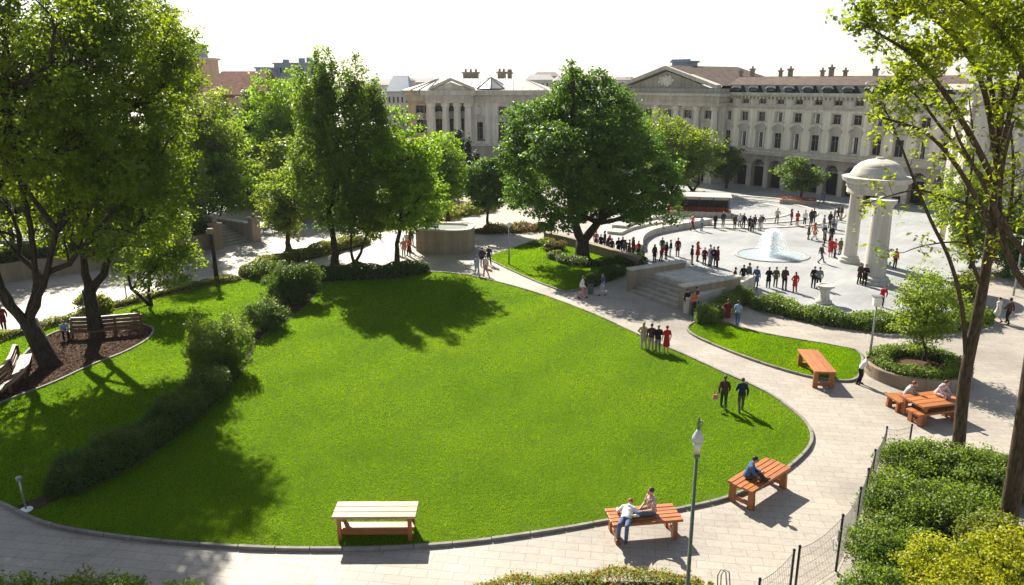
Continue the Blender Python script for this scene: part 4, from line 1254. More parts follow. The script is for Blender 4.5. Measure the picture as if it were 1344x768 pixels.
# ---------------- the smaller palace at the left
lO = G(560, 221); lb = Facade('palace', 'smaller frontal palace with a pedimented four column portico and pale metal roofs', Vector((lO.x, lO.y, 0)), 0)
root = lb.root
U = lambda px: lb.uz(px, 160)[0]
Z = lambda py: lb.uz(620, py)[1]
z0s, zl, zcol, zent, zcor, zrf = Z(205), Z(189), Z(135), Z(125), Z(118.5), Z(103)
ue0, ue1 = U(560), U(728)
ucs = [U(p) for p in (568, 586, 601, 615)]
nich = [(U(577) - .8, U(577) + .8), (U(593) - .8, U(593) + .8), (U(608) - .8, U(608) + .8)]
wn_ = [U(628.5), U(660), U(685), U(710)]
rect = [(a, b, Z(172), Z(156)) for a, b in nich] + [(a, b, Z(150), Z(139)) for a, b in nich] + [(c - .75, c + .75, Z(183), Z(160)) for c in wn_] + [(c - .7, c + .7, Z(152), Z(140)) for c in wn_[1:]]
mb = MB(); wall_with(mb, ue0, ue1, zl, zcol, rect, 0, 0.45); mb.build('wall', M['stucco2'], root)
mb = MB(); wall_with(mb, ue0, ue1, 0, zl - 0.35, [], -0.25); mb.build('plinth', M['darkstone'], root)
for r in rect: add_window(root, (r[0] + r[1]) / 2, r[2], r[1] - r[0], r[3] - r[2], 0, 'arch' if r[2] < Z(158) else None)
mb = MB(); bar(mb, ue0 - .2, ue1 + .2, -0.6, 0.05, zl - 0.35, zl); bar(mb, ue0, ue1, -.2, .05, zl + .6, zl + .8); mb.build('string_course', M['trim'], root)
for px in (623, 640, 650, 672, 698, 722):
    mb = MB(); bar(mb, U(px) - .45, U(px) + .45, -.22, .01, zl, zcol); mb.build('pilaster', M['stucco2'], root)
for c in ucs:
    mb = MB()
    mb.lathe([(0.85, zl), (0.85, zl + .4), (0.68, zl + .6), (0.68, zl + 3), (0.58, zcol - .8), (0.74, zcol - .65), (0.85, zcol - .02)], c, -1.1, 16)
    mb.build('column', M['stucco2'], root)
c = U(628.5)
mb = MB()
mb.tube([(c + .55 * math.cos(t * .5236), -.03, Z(145) + .8 * math.sin(t * .5236)) for t in range(13)], .14, 6)
mb.build('oval_niche', M['trim'], root)
mb = MB()
bar(mb, U(560), U(622), -1.9, .02, zcol, zent)
bar(mb, U(622), ue1 + .2, -.35, .02, zcol, zent)
bar(mb, U(555), U(626), -2.3, .02, zent, zcor); bar(mb, U(626), ue1 + .8, -1.0, .02, zent, zcor)
bar(mb, U(561), U(621), -2.02, .02, zcol + .55, zcol + .7)
mb.build('entablature', M['trim'], root)
mb = MB()
xa, xb, xm, zp = U(566), U(623), U(593.5), Z(106)
mb.poly([(xa, -1.7, zcor), (xb, -1.7, zcor), (xm, -1.7, zp - .2)])
mb.build('tympanum', M['stucco2'], root)
mb = MB()
for ue in (xa, xb):
    b = len(mb.v)
    for (uu, zz) in ((ue, zcor), (xm, zp)):
        for (yy, dz) in ((-2.3, 0), (-2.3, .5), (2, .5), (2, 0)): mb.v.append((uu, yy, zz + dz))
    for q in [(0, 1, 5, 4), (1, 2, 6, 5), (2, 3, 7, 6), (3, 0, 4, 7), (0, 3, 2, 1)]: mb.face([b + i for i in q])
mb.build('pediment', M['trim'], root)
# flank stepping back to the left, warm sunlight put into its colour
xw = U(533)
mb = MB()
fl = [(xw + 1.0 + (ue0 - xw) * q, xw + 2.4 + (ue0 - xw) * q, Z(150), Z(139)) for q in (0.12, 0.55)] + [(xw + 1.0 + (ue0 - xw) * q, xw + 2.4 + (ue0 - xw) * q, Z(176), Z(158)) for q in (0.12, 0.55)]
wall_with(mb, xw, ue0, 0, zcol + .3, fl, 3.0, .4)
mb.poly([(xw, 3, 0), (xw, 30, 0), (xw, 30, zcol + .3), (xw, 3, zcol + .3)])
mb.build('side_wall', M['stucco_warm'], root)
for uu, yy in ((ue0, 3.2), (ue1, 30)):
    mb = MB(); mb.poly([(uu, 0, 0), (uu, yy, 0), (uu, yy, zcol), (uu, 0, zcol)]); mb.build('return_wall', M['stucco_warm' if yy < 9 else 'stucco2'], root)  # left return takes the sunlight tint, right one stays plain
for r in fl: add_window(root, (r[0] + r[1]) / 2, r[2], r[1] - r[0], r[3] - r[2], 3.0, 'arch' if r[2] < Z(158) else None)
mb = MB(); bar(mb, xw - .4, ue0 + .02, 2.5, 31, zcol + .3, zent); bar(mb, xw - 1, ue0 - .6, 1.9, 31, zent, zcor); mb.build('side_cornice', M['trim'], root)
mb = MB()
def hip(x0, x1, y0, y1, z0, z1, ins):
    a = [(x0, y0, z0), (x1, y0, z0), (x1, y1, z0), (x0, y1, z0)]; b = [(x0 + ins, y0 + ins, z1), (x1 - ins, y0 + ins, z1), (x1 - ins, y1 - ins, z1), (x0 + ins, y1 - ins, z1)]
    for k in range(4): mb.poly([a[k], a[(k + 1) % 4], b[(k + 1) % 4], b[k]])
    mb.poly(b)
hip(xw - .5, ue1 + .5, -.5, 28, zcor + .02, zrf, 6)
k = xw + 1
while k < ue1:
    q = .3
    mb.tube([(k, -.45, zcor + .1), (min(max(k, xw + 5.5), ue1 - 5.5), 5.5, zrf + .05)], .07, 4); k += 1.5
mb.build('roof', M['zinc'], root)
mb = MB()
cx, cy = U(644), 2.5
w_, tp = 3.4, Z(101)
for s in range(8):
    a0, a1 = s * math.pi / 4, (s + 1) * math.pi / 4
    mb.poly([(cx + w_ * math.cos(a0), cy + w_ * math.sin(a0), zcor + .3), (cx + w_ * math.cos(a1), cy + w_ * math.sin(a1), zcor + .3), (cx, cy, tp)])
    mb.tube([(cx + w_ * math.cos(a0), cy + w_ * math.sin(a0), zcor + .35), (cx, cy, tp)], .09, 4)
mb.build('skylight', M['zinc'], root)
for px0, px1, pt in ((608, 628, 94.5), (653, 664, 94), (666, 672, 95)):
    mb = MB(); a, b = U(px0), U(px1); zt = lb.uz(620, pt, 12)[1]
    s = (lO.y + 12) / lO.y; a *= 1; 
    a2, b2 = lb.uz(px0, 100, 12)[0], lb.uz(px1, 100, 12)[0]
    bar(mb, a2, b2, 11, 13.5, zrf - .6, zt - .3); bar(mb, a2 - .25, b2 + .25, 10.8, 13.7, zt - .3, zt)
    n = max(2, int((b2 - a2) / .8))
    for k in range(n): mb.tube([(a2 + (k + .5) * (b2 - a2) / n, 12, zt), (a2 + (k + .5) * (b2 - a2) / n, 12, zt + .55)], .22, 6)
    mb.build('chimney', M['chimney'], root)

# ---------------- grey building at the right edge, its left end in the sun and painted paler for it
cn = G(1254, 322)
gb = Facade('grey_building', 'tall grey stone building at the right edge with a sunlit narrow end', cn, R(-6))
root = gb.root
zt = ztop(cn, 118)
mb = MB(); rr = []
for f in range(4):
    for k in range(7): rr.append((1.6 + k * 3.6, 3.2 + k * 3.6, 1.6 + f * 3.6, 3.9 + f * 3.6))
wall_with(mb, 0, 28, 0, zt, rr, 0, .4); mb.poly([(28, 0, 0), (28, 4.2, 0), (28, 4.2, zt), (28, 0, zt)])
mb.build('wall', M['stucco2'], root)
for r in rr: add_window(root, (r[0] + r[1]) / 2, r[2], 1.6, 2.3, 0, 'arch' if r[2] < 6 else None)
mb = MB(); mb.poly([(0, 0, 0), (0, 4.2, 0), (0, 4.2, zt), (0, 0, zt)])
mb.build('sunlit_end_wall', M['stucco'], root)  # paler than the front wall: sunlight is put into the colour
for k in range(2):
    mb = MB(); mb.box(-.16, .7 + k * 2.6, zt / 2, .32, .9, zt - .4); mb.build('pilaster', M['stone'], root)
mb = MB(); bar(mb, -.9, 28.4, -.6, 4.7, zt, zt + .5); bar(mb, -.6, 28.2, -.25, .02, 4.9, 5.3); bar(mb, -.6, 28.2, -.2, .02, zt - 1.4, zt - 1.1); mb.build('cornice', M['trim'], root)
mb = MB(); mb.poly([(-.6, 0, zt + .5), (28, 0, zt + .5), (28, 4.4, zt + 1.6), (-.6, 4.4, zt + 1.6)]); mb.build('roof', M['zinc'], root)

# ---------------- buildings over the tree tops
def block(name, label, px0, px1, ptop, Y, wall, roof, rows=3, cols=4, dep=14, roofh=0.0, extra=None, rz=0.0, group=None):
    a, b = at(px0, ptop, Y), at(px1, ptop, Y)
    z = a.z; w = b.x - a.x
    root = thing(name, label, 'building', ((a.x + b.x) / 2, Y, 0), rz, group)
    mb = MB(); rects = []
    for r in range(rows):
        for c in range(cols):
            cu = -w / 2 + w * (c + .5) / cols; ww_ = w / cols * .42; hh = 1.7
            zz = z - 1.1 - hh - r * 3.4
            rects.append((cu - ww_ / 2, cu + ww_ / 2, zz, zz + hh))
    wall_with(mb, -w / 2, w / 2, 0, z, rects, 0, .4)
    for s in (-1, 1): mb.poly([(s * w / 2, 0, 0), (s * w / 2, dep, 0), (s * w / 2, dep, z), (s * w / 2, 0, z)])
    mb.build('wall', wall, root)
    for r in rects:
        mb = MB(); mb.poly([(r[0], .38, r[2]), (r[1], .38, r[2]), (r[1], .38, r[3]), (r[0], .38, r[3])])
        bar(mb, (r[0] + r[1]) / 2 - .06, (r[0] + r[1]) / 2 + .06, .3, .37, r[2], r[3])
        mb.build('window', M['glass'], root)
    mb = MB()
    bar(mb, -w / 2 - .4, w / 2 + .4, -.4, dep + .4, z, z + .45)
    if roofh:
        ins = min(dep * .45, w * .3)
        A = [(-w / 2 - .3, -.3, z + .46), (w / 2 + .3, -.3, z + .46), (w / 2 + .3, dep + .3, z + .46), (-w / 2 - .3, dep + .3, z + .46)]
        B = [(-w / 2 + ins * .5, dep * .45, z + roofh), (w / 2 - ins * .5, dep * .45, z + roofh), (w / 2 - ins * .5, dep * .55, z + roofh), (-w / 2 + ins * .5, dep * .55, z + roofh)]
        for k in range(4): mb.poly([A[k], A[(k + 1) % 4], B[(k + 1) % 4], B[k]])
        mb.poly(B)
    mb.build('roof', roof, root)
    if extra: extra(root, w, z, dep)
    return root

def tower_top(root, w, z, dep):
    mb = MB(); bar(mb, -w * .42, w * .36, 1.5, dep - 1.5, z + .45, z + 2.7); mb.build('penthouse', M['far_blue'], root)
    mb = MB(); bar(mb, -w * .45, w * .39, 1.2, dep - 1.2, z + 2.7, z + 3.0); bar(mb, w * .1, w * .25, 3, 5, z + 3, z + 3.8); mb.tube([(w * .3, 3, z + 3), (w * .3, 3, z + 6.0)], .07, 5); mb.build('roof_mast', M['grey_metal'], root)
block('tower_building', 'beige tower with a set back blue grey top, left above the trees', 180, 250, 77, 150, M['stucco_warm'], M['trim'], 4, 4, 14, 0, tower_top)
def ridge_chim(root, w, z, dep):
    for q in (-.3, .25, .42):
        mb = MB(); bar(mb, w * q - .6, w * q + .6, 6, 7.2, z + 3, z + 6.6); mb.build('chimney', M['chimney'], root)
block('roofed_house', 'long house with a big red tiled roof beside the beige tower', 262, 350, 128, 140, M['stucco_warm'], M['tile_red'], 2, 7, 16, 4.6, None)
def vents(root, w, z, dep):
    mb = MB()
    for q in (-.3, .1, .3): bar(mb, w * q - .8, w * q + .8, 4, 6, z + .45, z + 1.8 + q)
    mb.tube([(w * .2, 4, z), (w * .2, 4, z + 4)], .08, 5)
    mb.build('roof_plant', M['far_blue'], root)
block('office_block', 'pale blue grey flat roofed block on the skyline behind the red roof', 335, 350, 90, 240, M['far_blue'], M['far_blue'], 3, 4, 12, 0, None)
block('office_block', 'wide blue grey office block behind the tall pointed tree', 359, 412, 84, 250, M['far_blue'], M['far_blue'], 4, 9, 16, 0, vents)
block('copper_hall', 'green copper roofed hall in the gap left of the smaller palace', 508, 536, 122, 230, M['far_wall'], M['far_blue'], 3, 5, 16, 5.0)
rs = random.Random(5)
sky_n = ['low far house with brown roof at the left of the skyline gap', 'far pale house above the copper hall', 'far pale terrace left of the smaller palace roof', 'far flat block right of the copper hall',
         'far row of houses between the two palaces, leftmost', 'far pale apartment block right of the smaller palace roof', 'far house behind the top of the huge tree', 'far pale block right of the huge tree top',
         'far low house left of the palace pediment', 'far block with a thin mast left of the palace pediment']
for k, (x0, x1, yt, Y) in enumerate([(470, 520, 113, 330), (512, 540, 107, 420), (532, 575, 109, 460), (500, 530, 110, 520), (690, 728, 106, 400), (700, 735, 101, 480), (728, 772, 107, 380), (770, 806, 107, 430), (790, 822, 110, 300), (806, 836, 106, 480)]):
    block('city_house', sky_n[k], x0, x1, yt, Y, M['far_wall'] if k % 3 else M['stucco2'], M['far_roof'] if k % 2 else M['far_wall'], 2, 6, 14, rs.choice([0, 2.2, 3]), vents if k in (5, 9) else None, group='far houses on the skyline')

# ================================================================ walls, steps and terrace at the left
TZ = 1.25
ter = [G(*p) for p in [(-120, 398), (0, 371), (100, 358), (172, 345), (232, 336), (274, 326)]]
back = [G(274, 326), G(262, 300), G(300, 272), G(240, 268), G(0, 262), G(-200, 280)]
poly = ter + [G(262, 300), G(272, 288), G(120, 274), G(-220, 300)]
sheet('terrace', poly, TZ, M['path'], TZ - 0.02)
mb = MB(); mb.strip(ter, .5, 0.0, TZ + .12); mb.strip([(p.x, p.y) for p in ter], .66, TZ + .123, TZ + .24)
tag(mb.build('retaining_wall', M['concrete']), 'long low brown stone retaining wall behind the two left maples', 'wall')
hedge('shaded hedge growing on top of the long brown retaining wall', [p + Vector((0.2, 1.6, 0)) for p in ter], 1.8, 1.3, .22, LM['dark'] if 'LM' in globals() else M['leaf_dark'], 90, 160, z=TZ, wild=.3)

def steps(name, label, A, B, depth, n, rise, run0, wallh, wallt=.5, cheek=True, back=None, mat='concrete', capm='stone', pillars=False, upper=0.0):
    """flight between two cheek walls; A, B: front corners on the ground, going up away from A-B"""
    x = (B - A); W = x.length; x.normalize(); y = Vector((-x.y, x.x, 0))
    if y.y < 0: y = -y
    ang = math.atan2(x.y, x.x)
    root = thing(name, label, 'stairs', A, ang)
    for i in range(n):
        mb = MB(); r = run0
        bar(mb, wallt, W - wallt, i * r, depth if i == n - 1 else (i + 1) * r + .02, 0 if i == 0 else 0.0, rise * (i + 1))
        bar(mb, wallt + .002, W - wallt - .002, i * r - .04, i * r + .3, rise * (i + 1) - .05, rise * (i + 1) + .006)
        mb.build('step', M['darkstone'] if i < n - 1 else M[capm], root)
    if cheek:
        for u in (0, W - wallt):
            mb = MB(); bar(mb, u, u + wallt, 0, depth, 0, wallh)
            c = mb.build('cheek_wall', M[mat], root, bevel=.02)
            mb = MB(); bar(mb, u - .06, u + wallt + .06, -.06, depth + .06, wallh + .002, wallh + .13); mb.build('coping', M[capm], c, bevel=.02)
            if pillars:
                mb = MB(); bar(mb, u - .2, u + wallt + .2, -.7, -.065, 0, wallh + .55); bar(mb, u - .32, u + wallt + .32, -.8, .03, wallh + .553, wallh + .75)
                mb.ball((u + wallt / 2, -.38, wallh + .95), .24, 10, 6)
                mb.build('pillar', M[mat], root, bevel=.03)
    return root, x, y, W

A, B = G(822, 381), G(897, 408)
steps('stone_steps', 'wide stone steps between two cheek walls rising to the plaza under the huge tree', A, B, (G(953, 386) - B).length * .9, 6, .2, .42, 1.62, .55)
A2, B2 = G(279, 327), G(335, 316)
steps('stone_steps', 'shaded stone stairs with pillars at the left leading up to the terrace', A2, B2, 9.0, 7, .18, .6, 1.7, .5, pillars=True)
# side wall of planting right of the steps
mb = MB(); wl = [G(*p) for p in [(900, 412), (935, 400), (972, 388), (986, 380)]]
mb.strip(wl, .45, 0, 1.05); mb.strip(wl, .6, 1.053, 1.16)
tag(mb.build('low_wall', M['stone'], bevel=.02), 'short pale stone wall running from the steps to the plaza hedge', 'wall')
mb = MB(); wl = [G(*p) for p in [(716, 316), (745, 322), (782, 333), (815, 343), (838, 350)]]
mb.strip(smooth_line(wl), .5, 0, .75); mb.strip(smooth_line(wl), .66, .753, .86)
tag(mb.build('low_wall', M['concrete']), 'curved low wall behind the huge tree trunk edging the plaza', 'wall')
# round benches and curved steps behind the huge tree
wl = smooth_line([G(*p) for p in [(836, 330), (838, 318), (850, 309), (875, 303), (905, 298), (930, 294)]])
mb = MB(); mb.strip(wl, .9, 0.004, .55); mb.strip(wl, 1.02, .553, .64)
tag(mb.build('curved_bench', M['stone']), 'long curved stone bench at the left rim of the plaza', 'bench')
rt = thing('curved_steps', 'three curved stone steps half hidden behind the huge tree', 'stairs', G(826, 302))
for i in range(3):
    l = smooth_line([G(*p) - G(826, 302) for p in [(806 + i * 6, 308 - i * 5), (822 + i * 5, 301 - i * 5), (840 + i * 5, 297 - i * 5), (868, 293 - i * 5)]])
    mb = MB(); mb.strip(l, 1.5, 0, .3 * (i + 1)); mb.build('step', M['stone'], rt)

# far wide steps pool in the shade: ring kerbs
cR = G(936, 275)
for k, rr_ in enumerate((7.5, 10.0, 12.5)):
    mb = MB(); mb.strip([(cR.x + rr_ * math.cos(t * .0873) * 1.2, cR.y + rr_ * math.sin(t * .0873)) for t in range(72)], .5, .0, .10, closed=True)
    tag(mb.build('ring_kerb', M['stone' if k % 2 else 'trim']), ['inner stone ring in the paving round the flower kiosk', 'middle stone ring in the paving round the flower kiosk', 'outer stone ring in the paving round the flower kiosk'][k], 'kerb', 'stone rings round the flower kiosk')

# kiosk with flowers
CLR = plain('red_paint', (.32, .035, .03), .5, .2, 3)
kc = G(916, 280); kr = thing('flower_kiosk', 'low dark kiosk with a pale flat roof and red flowers along its front', 'kiosk', kc, R(-12))
mb = MB(); bar(mb, -3.4, 3.4, -1.4, 1.6, 0, .95); bar(mb, -3.3, 3.3, -1.3, 1.5, .95, 1.85); mb.build('body', M['slate'], kr, bevel=.08)
mb = MB(); bar(mb, -3.7, 3.7, -1.9, 2.0, 2.12, 2.24); bar(mb, -3.5, 3.5, -1.6, 1.8, 1.85, 2.117); mb.build('roof', M['far_wall'], kr, bevel=.05)
for x in (-2.4, -.8, .8, 2.4):
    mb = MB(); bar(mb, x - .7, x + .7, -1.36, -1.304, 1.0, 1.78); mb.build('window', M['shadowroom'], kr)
for x in (-3.35, -1.6, 0, 1.6, 3.35):
    mb = MB(); mb.tube([(x, -1.75, 0), (x, -1.75, 2.13)], .05, 6); mb.build('roof_post', M['black_metal'], kr)
mb = MB(); bar(mb, 1.9, 3.42, -1.45, -1.404, .2, .9); mb.build('red_panel', CLR, kr)
mb = MB(); bar(mb, -3.6, 3.6, -2.6, -1.9, 0, .6); mb.build('flower_box', M['trim'], kr)
rng = np.random.default_rng(8); n = 900
C_ = np.c_[rng.uniform(-3.6, 3.6, n), rng.uniform(-2.7, -1.8, n), .6 + rng.random(n) * .5]
V_, F_ = leaf_cloud(rng, C_, rng.uniform(.12, .25, n), np.tile([0, -1., .5], (n, 1)))
M['leaf_flowers'] = leafmat('red_flowers', (.05, .09, .02), (.10, .13, .03), (.2, .25, .03), .35, odd=(.5, .03, .04), oddpos=.5)
link('flowers', mesh_np('flowers', V_, F_, M['leaf_flowers']), kr)
# planter with red flowers below the arcade tree
fc = G(1047, 268); fr = thing('flower_planter', 'long reddish flower planter under the small dark tree by the arcade', 'planter', fc, R(-20))
mb = MB(); bar(mb, -2.2, 2.2, -.6, .6, 0, .55); mb.build('box', M['chimney'], fr)
C_ = np.c_[rng.uniform(-2.2, 2.2, 500), rng.uniform(-.6, .6, 500), .55 + rng.random(500) * .35]
V_, F_ = leaf_cloud(rng, C_, rng.uniform(.12, .22, 500), np.tile([0, -1., .5], (500, 1))); link('flowers', mesh_np('flowers', V_, F_, M['leaf_flowers']), fr)

# ================================================================ round concrete basin
bc = G(585, 327); br_ = thing('water_basin', 'big rounded concrete basin filled with pale water at the end of the lawn', 'basin', bc, R(-6))
mw = mpp(bc); rx = 37.5 * mw; ry = rx * .78; bh = ztop(G(585, 340), 309) 
def sup(rx, ry, z, e=.62, n=40):
    return [(math.copysign(abs(math.cos(t)) ** e, math.cos(t)) * rx, math.copysign(abs(math.sin(t)) ** e, math.sin(t)) * ry, z) for t in [2 * math.pi * k / n for k in range(n)]]
def ringface(mb, rings):
    b = len(mb.v); n = len(rings[0])
    for r in rings: mb.v += r
    for i in range(len(rings) - 1):
        for k in range(n): mb.face((b + i * n + k, b + i * n + (k + 1) % n, b + (i + 1) * n + (k + 1) % n, b + (i + 1) * n + k))
mb = MB(); ringface(mb, [sup(rx * 1.0, ry, 0), sup(rx, ry, .9), sup(rx * .985, ry * .985, .93), sup(rx * .985, ry * .985, .97), sup(rx, ry, 1.0), sup(rx * 1.0, ry, bh - .02)])
mb.build('shell', M['concrete'], br_)
mb = MB(); ringface(mb, [sup(rx * 1.02, ry * 1.02, bh - .02), sup(rx * 1.02, ry * 1.02, bh + .08), sup(rx * .80, ry * .78, bh + .08), sup(rx * .78, ry * .76, bh - .15), sup(rx * .76, ry * .74, bh - .5)])
mb.build('rim', M['stone'], br_)
mb = MB(); mb.poly(sup(rx * .79, ry * .77, bh - .10)); mb.build('water', M['basin_water'], br_)

# ================================================================ rotunda
C0 = G(1136, 357)
rot = thing('rotunda', 'small round stone temple with a pale dome right of the fountain', 'pavilion', C0)
zt0, zt1, zd = ztop(C0, 253), ztop(C0, 232), ztop(C0, 206)
def column(p, r, top, name='column'):
    mb = MB()
    mb.lathe([(r * 1.5, 0), (r * 1.5, .28), (r * 1.3, .34), (r * 1.32, .5), (r * 1.08, .62)], p.x, p.y, 28)
    mb.lathe([(r * 1.02, .62), (r, 1.2), (r * .98, 2.5), (r * .86, top - .75), (r * .92, top - .6), (r * .92, top - .5)], p.x, p.y, 28)
    mb.lathe([(r * .92, top - .5), (r * 1.18, top - .25), (r * 1.22, top)], p.x, p.y, 28)
    o = mb.build(name, M['stone'], rot, smooth=True)
    m = o.modifiers.new('split', 'EDGE_SPLIT'); m.split_angle = R(40)
cf, cl_, cb = G(1146, 371) - C0, G(1114, 344) - C0, G(1150, 347) - C0
column(cf, .80, zt0); column(cl_, .58, zt0); column(cb, .58, zt0)
rd = 2.2
mb = MB(); mb.lathe([(rd * .72, zt0), (rd * .98, zt0), (rd * .98, zt0 + .45), (rd * 1.02, zt0 + .5), (rd * 1.02, zt1 - .5), (rd * 1.15, zt1 - .32), (rd * 1.2, zt1), (rd * .9, zt1 + .06)], 0, 0, 48)
mb.lathe([(rd * .72, zt0), (rd * .70, zt1 - .2)], 0, 0, 48)
o = mb.build('entablature', M['stone'], rot, smooth=True); o.modifiers.new('split', 'EDGE_SPLIT').split_angle = R(30)
mb = MB(); hd = zd - zt1
pr = [(rd * .93, zt1 + .04), (rd * .93, zt1 + .22)]
for k in range(1, 10):
    a = k / 10 * math.pi / 2; pr.append((rd * .88 * math.cos(a), zt1 + .22 + (hd - .35) * math.sin(a)))
    if k in (3, 6): pr.append((rd * .88 * math.cos(a) - .08, zt1 + .23 + (hd - .35) * math.sin(a)))
pr += [(.3, zd - .13), (.28, zd - .02), (0.001, zd)]
mb.lathe(pr, 0, 0, 48); o = mb.build('dome', M['stone'], rot, smooth=True); o.modifiers.new('split', 'EDGE_SPLIT').split_angle = R(38)

# pedestal
pc = G(1081, 398); pt = thing('stone_pedestal', 'small waisted stone pedestal standing before the plaza hedge', 'pedestal', pc)
h_ = ztop(pc, 374)
mb = MB(); mb.lathe([(.55, 0), (.55, .2), (.38, .3), (.32, h_ * .5), (.36, h_ * .75), (.5, h_ * .86)], 0, 0, 20); mb.build('shaft', M['stone'], pt, smooth=True)
mb = MB(); mb.lathe([(.5, h_ * .86), (.62, h_ * .9), (.62, h_), (.45, h_ + .01), (.4, h_ - .05), (.001, h_ - .06)], 0, 0, 20); mb.build('bowl', M['stone'], pt)

# ================================================================ fountain
fcn = G(1012, 335)
ft = thing('fountain', 'low round fountain with a tall white water plume in the middle of the plaza', 'fountain', fcn)
mb = MB(); ro = 2.9
mb.lathe([(ro, 0.006), (ro, .08), (ro - .35, .10), (ro - .45, .045)], 0, 0, 48, 1.15, 1.0); mb.build('basin_rim', M['plaza'], ft)
mb = MB(); mb.lathe([(ro - .42, .05), (.001, .055)], 0, 0, 48, 1.15, 1.0); mb.build('pool', M['pool'], ft)
rng = np.random.default_rng(21)
top_z = ztop(fcn, 294)
def drops(n, rmax, zmax, size, seed, fall):
    rng = np.random.default_rng(seed)
    t = rng.random(n)
    z = zmax * (1 - t ** 1.3) * rng.uniform(.75, 1.0, n) ** .5
    spread = rmax * (.62 + .38 * (1 - z / zmax)) if fall else rmax * (.6 + .5 * z / zmax)
    a = rng.random(n) * 6.283; r = spread * np.abs(rng.normal(size=n)) * .55
    C = np.c_[r * np.cos(a), r * np.sin(a), .1 + z]
    S = size * rng.uniform(.5, 1.5, n)
    base = np.array([(1, 0, 0), (-1, 0, 0), (0, 1, 0), (0, -1, 0), (0, 0, 1.8), (0, 0, -1.8)])
    V = C[:, None, :] + base[None] * S[:, None, None]
    tri = np.array([(0, 2, 4), (2, 1, 4), (1, 3, 4), (3, 0, 4), (2, 0, 5), (1, 2, 5), (3, 1, 5), (0, 3, 5)])
    Q = (np.arange(n)[:, None, None] * 6 + tri[None]).reshape(-1, 3)
    return V.reshape(-1, 3), Q
def mist(n, rmax, zmax, size, seed, pw, rs):
    rng = np.random.default_rng(seed)
    h = rng.random(n) ** pw
    r = np.abs(rng.normal(size=n)) * rmax * (rs + (1 - rs) * (1 - h)) * .5
    a = rng.random(n) * 6.283
    zt = zmax * h * np.clip(1.12 - .30 * (r / rmax) ** 2, .2, 1.2)
    C = np.c_[r * np.cos(a), r * np.sin(a), .08 + zt]
    return leaf_cloud(rng, C, size * rng.uniform(.4, 1.5, n), rng.normal(size=(n, 3)), up=0, out=.3, rnd=1.0, aspect=.8)
V_, F_ = mist(15000, 1.10, top_z * .74, .10, 5, .8, .75)
link('water_plume', mesh_np('water_plume', V_, F_, M['spray']), ft)
V_, F_ = mist(5000, 2.2, .6, .05, 6, 1.6, .8)
link('splash', mesh_np('splash', V_, F_, M['spray']), ft)

# ================================================================ round planter
c_ = G(1203, 493); pl = thing('round_planter', 'low round concrete planter wall holding a young feathery tree', 'planter', c_)
mR = 64 * mpp(c_)
mb = MB(); mb.lathe([(mR, 0), (mR, .62), (mR - .03, .66), (mR - .22, .66), (mR - .25, .45)], 0, 0, 56, 1.0, .92); mb.build('wall', M['concrete'], pl, bevel=0)
mb = MB(); mb.lathe([(mR - .2, .5), (mR * .6, .56), (.001, .6)], 0, 0, 40, 1.0, .92); mb.build('soil', M['mulch'], pl)
circ = [(c_.x + (mR - .62) * math.cos(t), c_.y + (mR - .62) * .92 * math.sin(t), 0) for t in [2 * math.pi * k / 36 for k in range(36)]]
hedge('low clipped hedge ring inside the round planter', circ, .95, .5, .115, LM['shrub'], 430, 170, z=.5, closed=True, wild=.2)

# ================================================================ wooden furniture
def quad_frame(px, z):
    P = [G(p[0], p[1], z) for p in px]          # near-left, near-right, far-right, far-left of the top
    c = sum(P, Vector()) / 4
    ax = ((P[1] - P[0]) + (P[2] - P[3])) / 2; ay = ((P[3] - P[0]) + (P[2] - P[1])) / 2
    return Vector((c.x, c.y, 0)), math.atan2(ax.y, ax.x), ax.length, ay.length

def slab_bench(label, px, h, mat, shelf=False, panel=True, planks=4, jag=0.0, seed=0, cat='bench', name='slab_bench', group=None):
    c, a, L, W = quad_frame(px, h)
    r = random.Random(seed); root = thing(name, label, cat, c, a, group)
    mb = MB(); w = W / planks
    for k in range(planks):
        y = -W / 2 + w * (k + .5); j0, j1 = r.uniform(-jag, jag), r.uniform(-jag, jag)
        dz = r.uniform(-.006, .006)
        mb.box((j0 + j1) / 2, y, h - .05 + dz, L + j1 - j0, w - .032, .10)
    mb.build('seat', M[mat], root, bevel=.012)
    mb = MB()
    for x in (-L / 2 + .28, L / 2 - .28): bar(mb, x - .05, x + .05, -W / 2 + .06, W / 2 - .06, h - .19, h - .102)
    mb.build('crossbar', M['wood'], root, bevel=.01)
    leg = 'wood'
    for x in (-L / 2 + .22, L / 2 - .22):
        if panel:
            for y in (-W / 2 + .16, W / 2 - .16):
                mb = MB(); mb.box(x, y, (h - .10) / 2, .16, .26, h - .104, taper=.8); mb.build('leg', M[leg], root, bevel=.012)
            mb = MB(); bar(mb, x - .04, x + .04, -W / 2 + .30, W / 2 - .30, .10, .26); mb.build('foot_rail', M[leg], root, bevel=.01)
        else:
            for y in (-W / 2 + .12, W / 2 - .12):
                mb = MB(); mb.box(x, y, (h - .10) / 2, .13, .13, h - .104); mb.build('leg', M[leg], root, bevel=.012)
    if shelf:
        mb = MB()
        bar(mb, -L / 2 + .1, L / 2 - .1, -.22, .22, h * .30, h * .30 + .07)
        bar(mb, -L / 2 + .2, L / 2 - .2, -.19, -.14, h * .13, h * .30 - .002)
        mb.build('shelf', M[leg], root, bevel=.01)
    return root, c, a, L, W

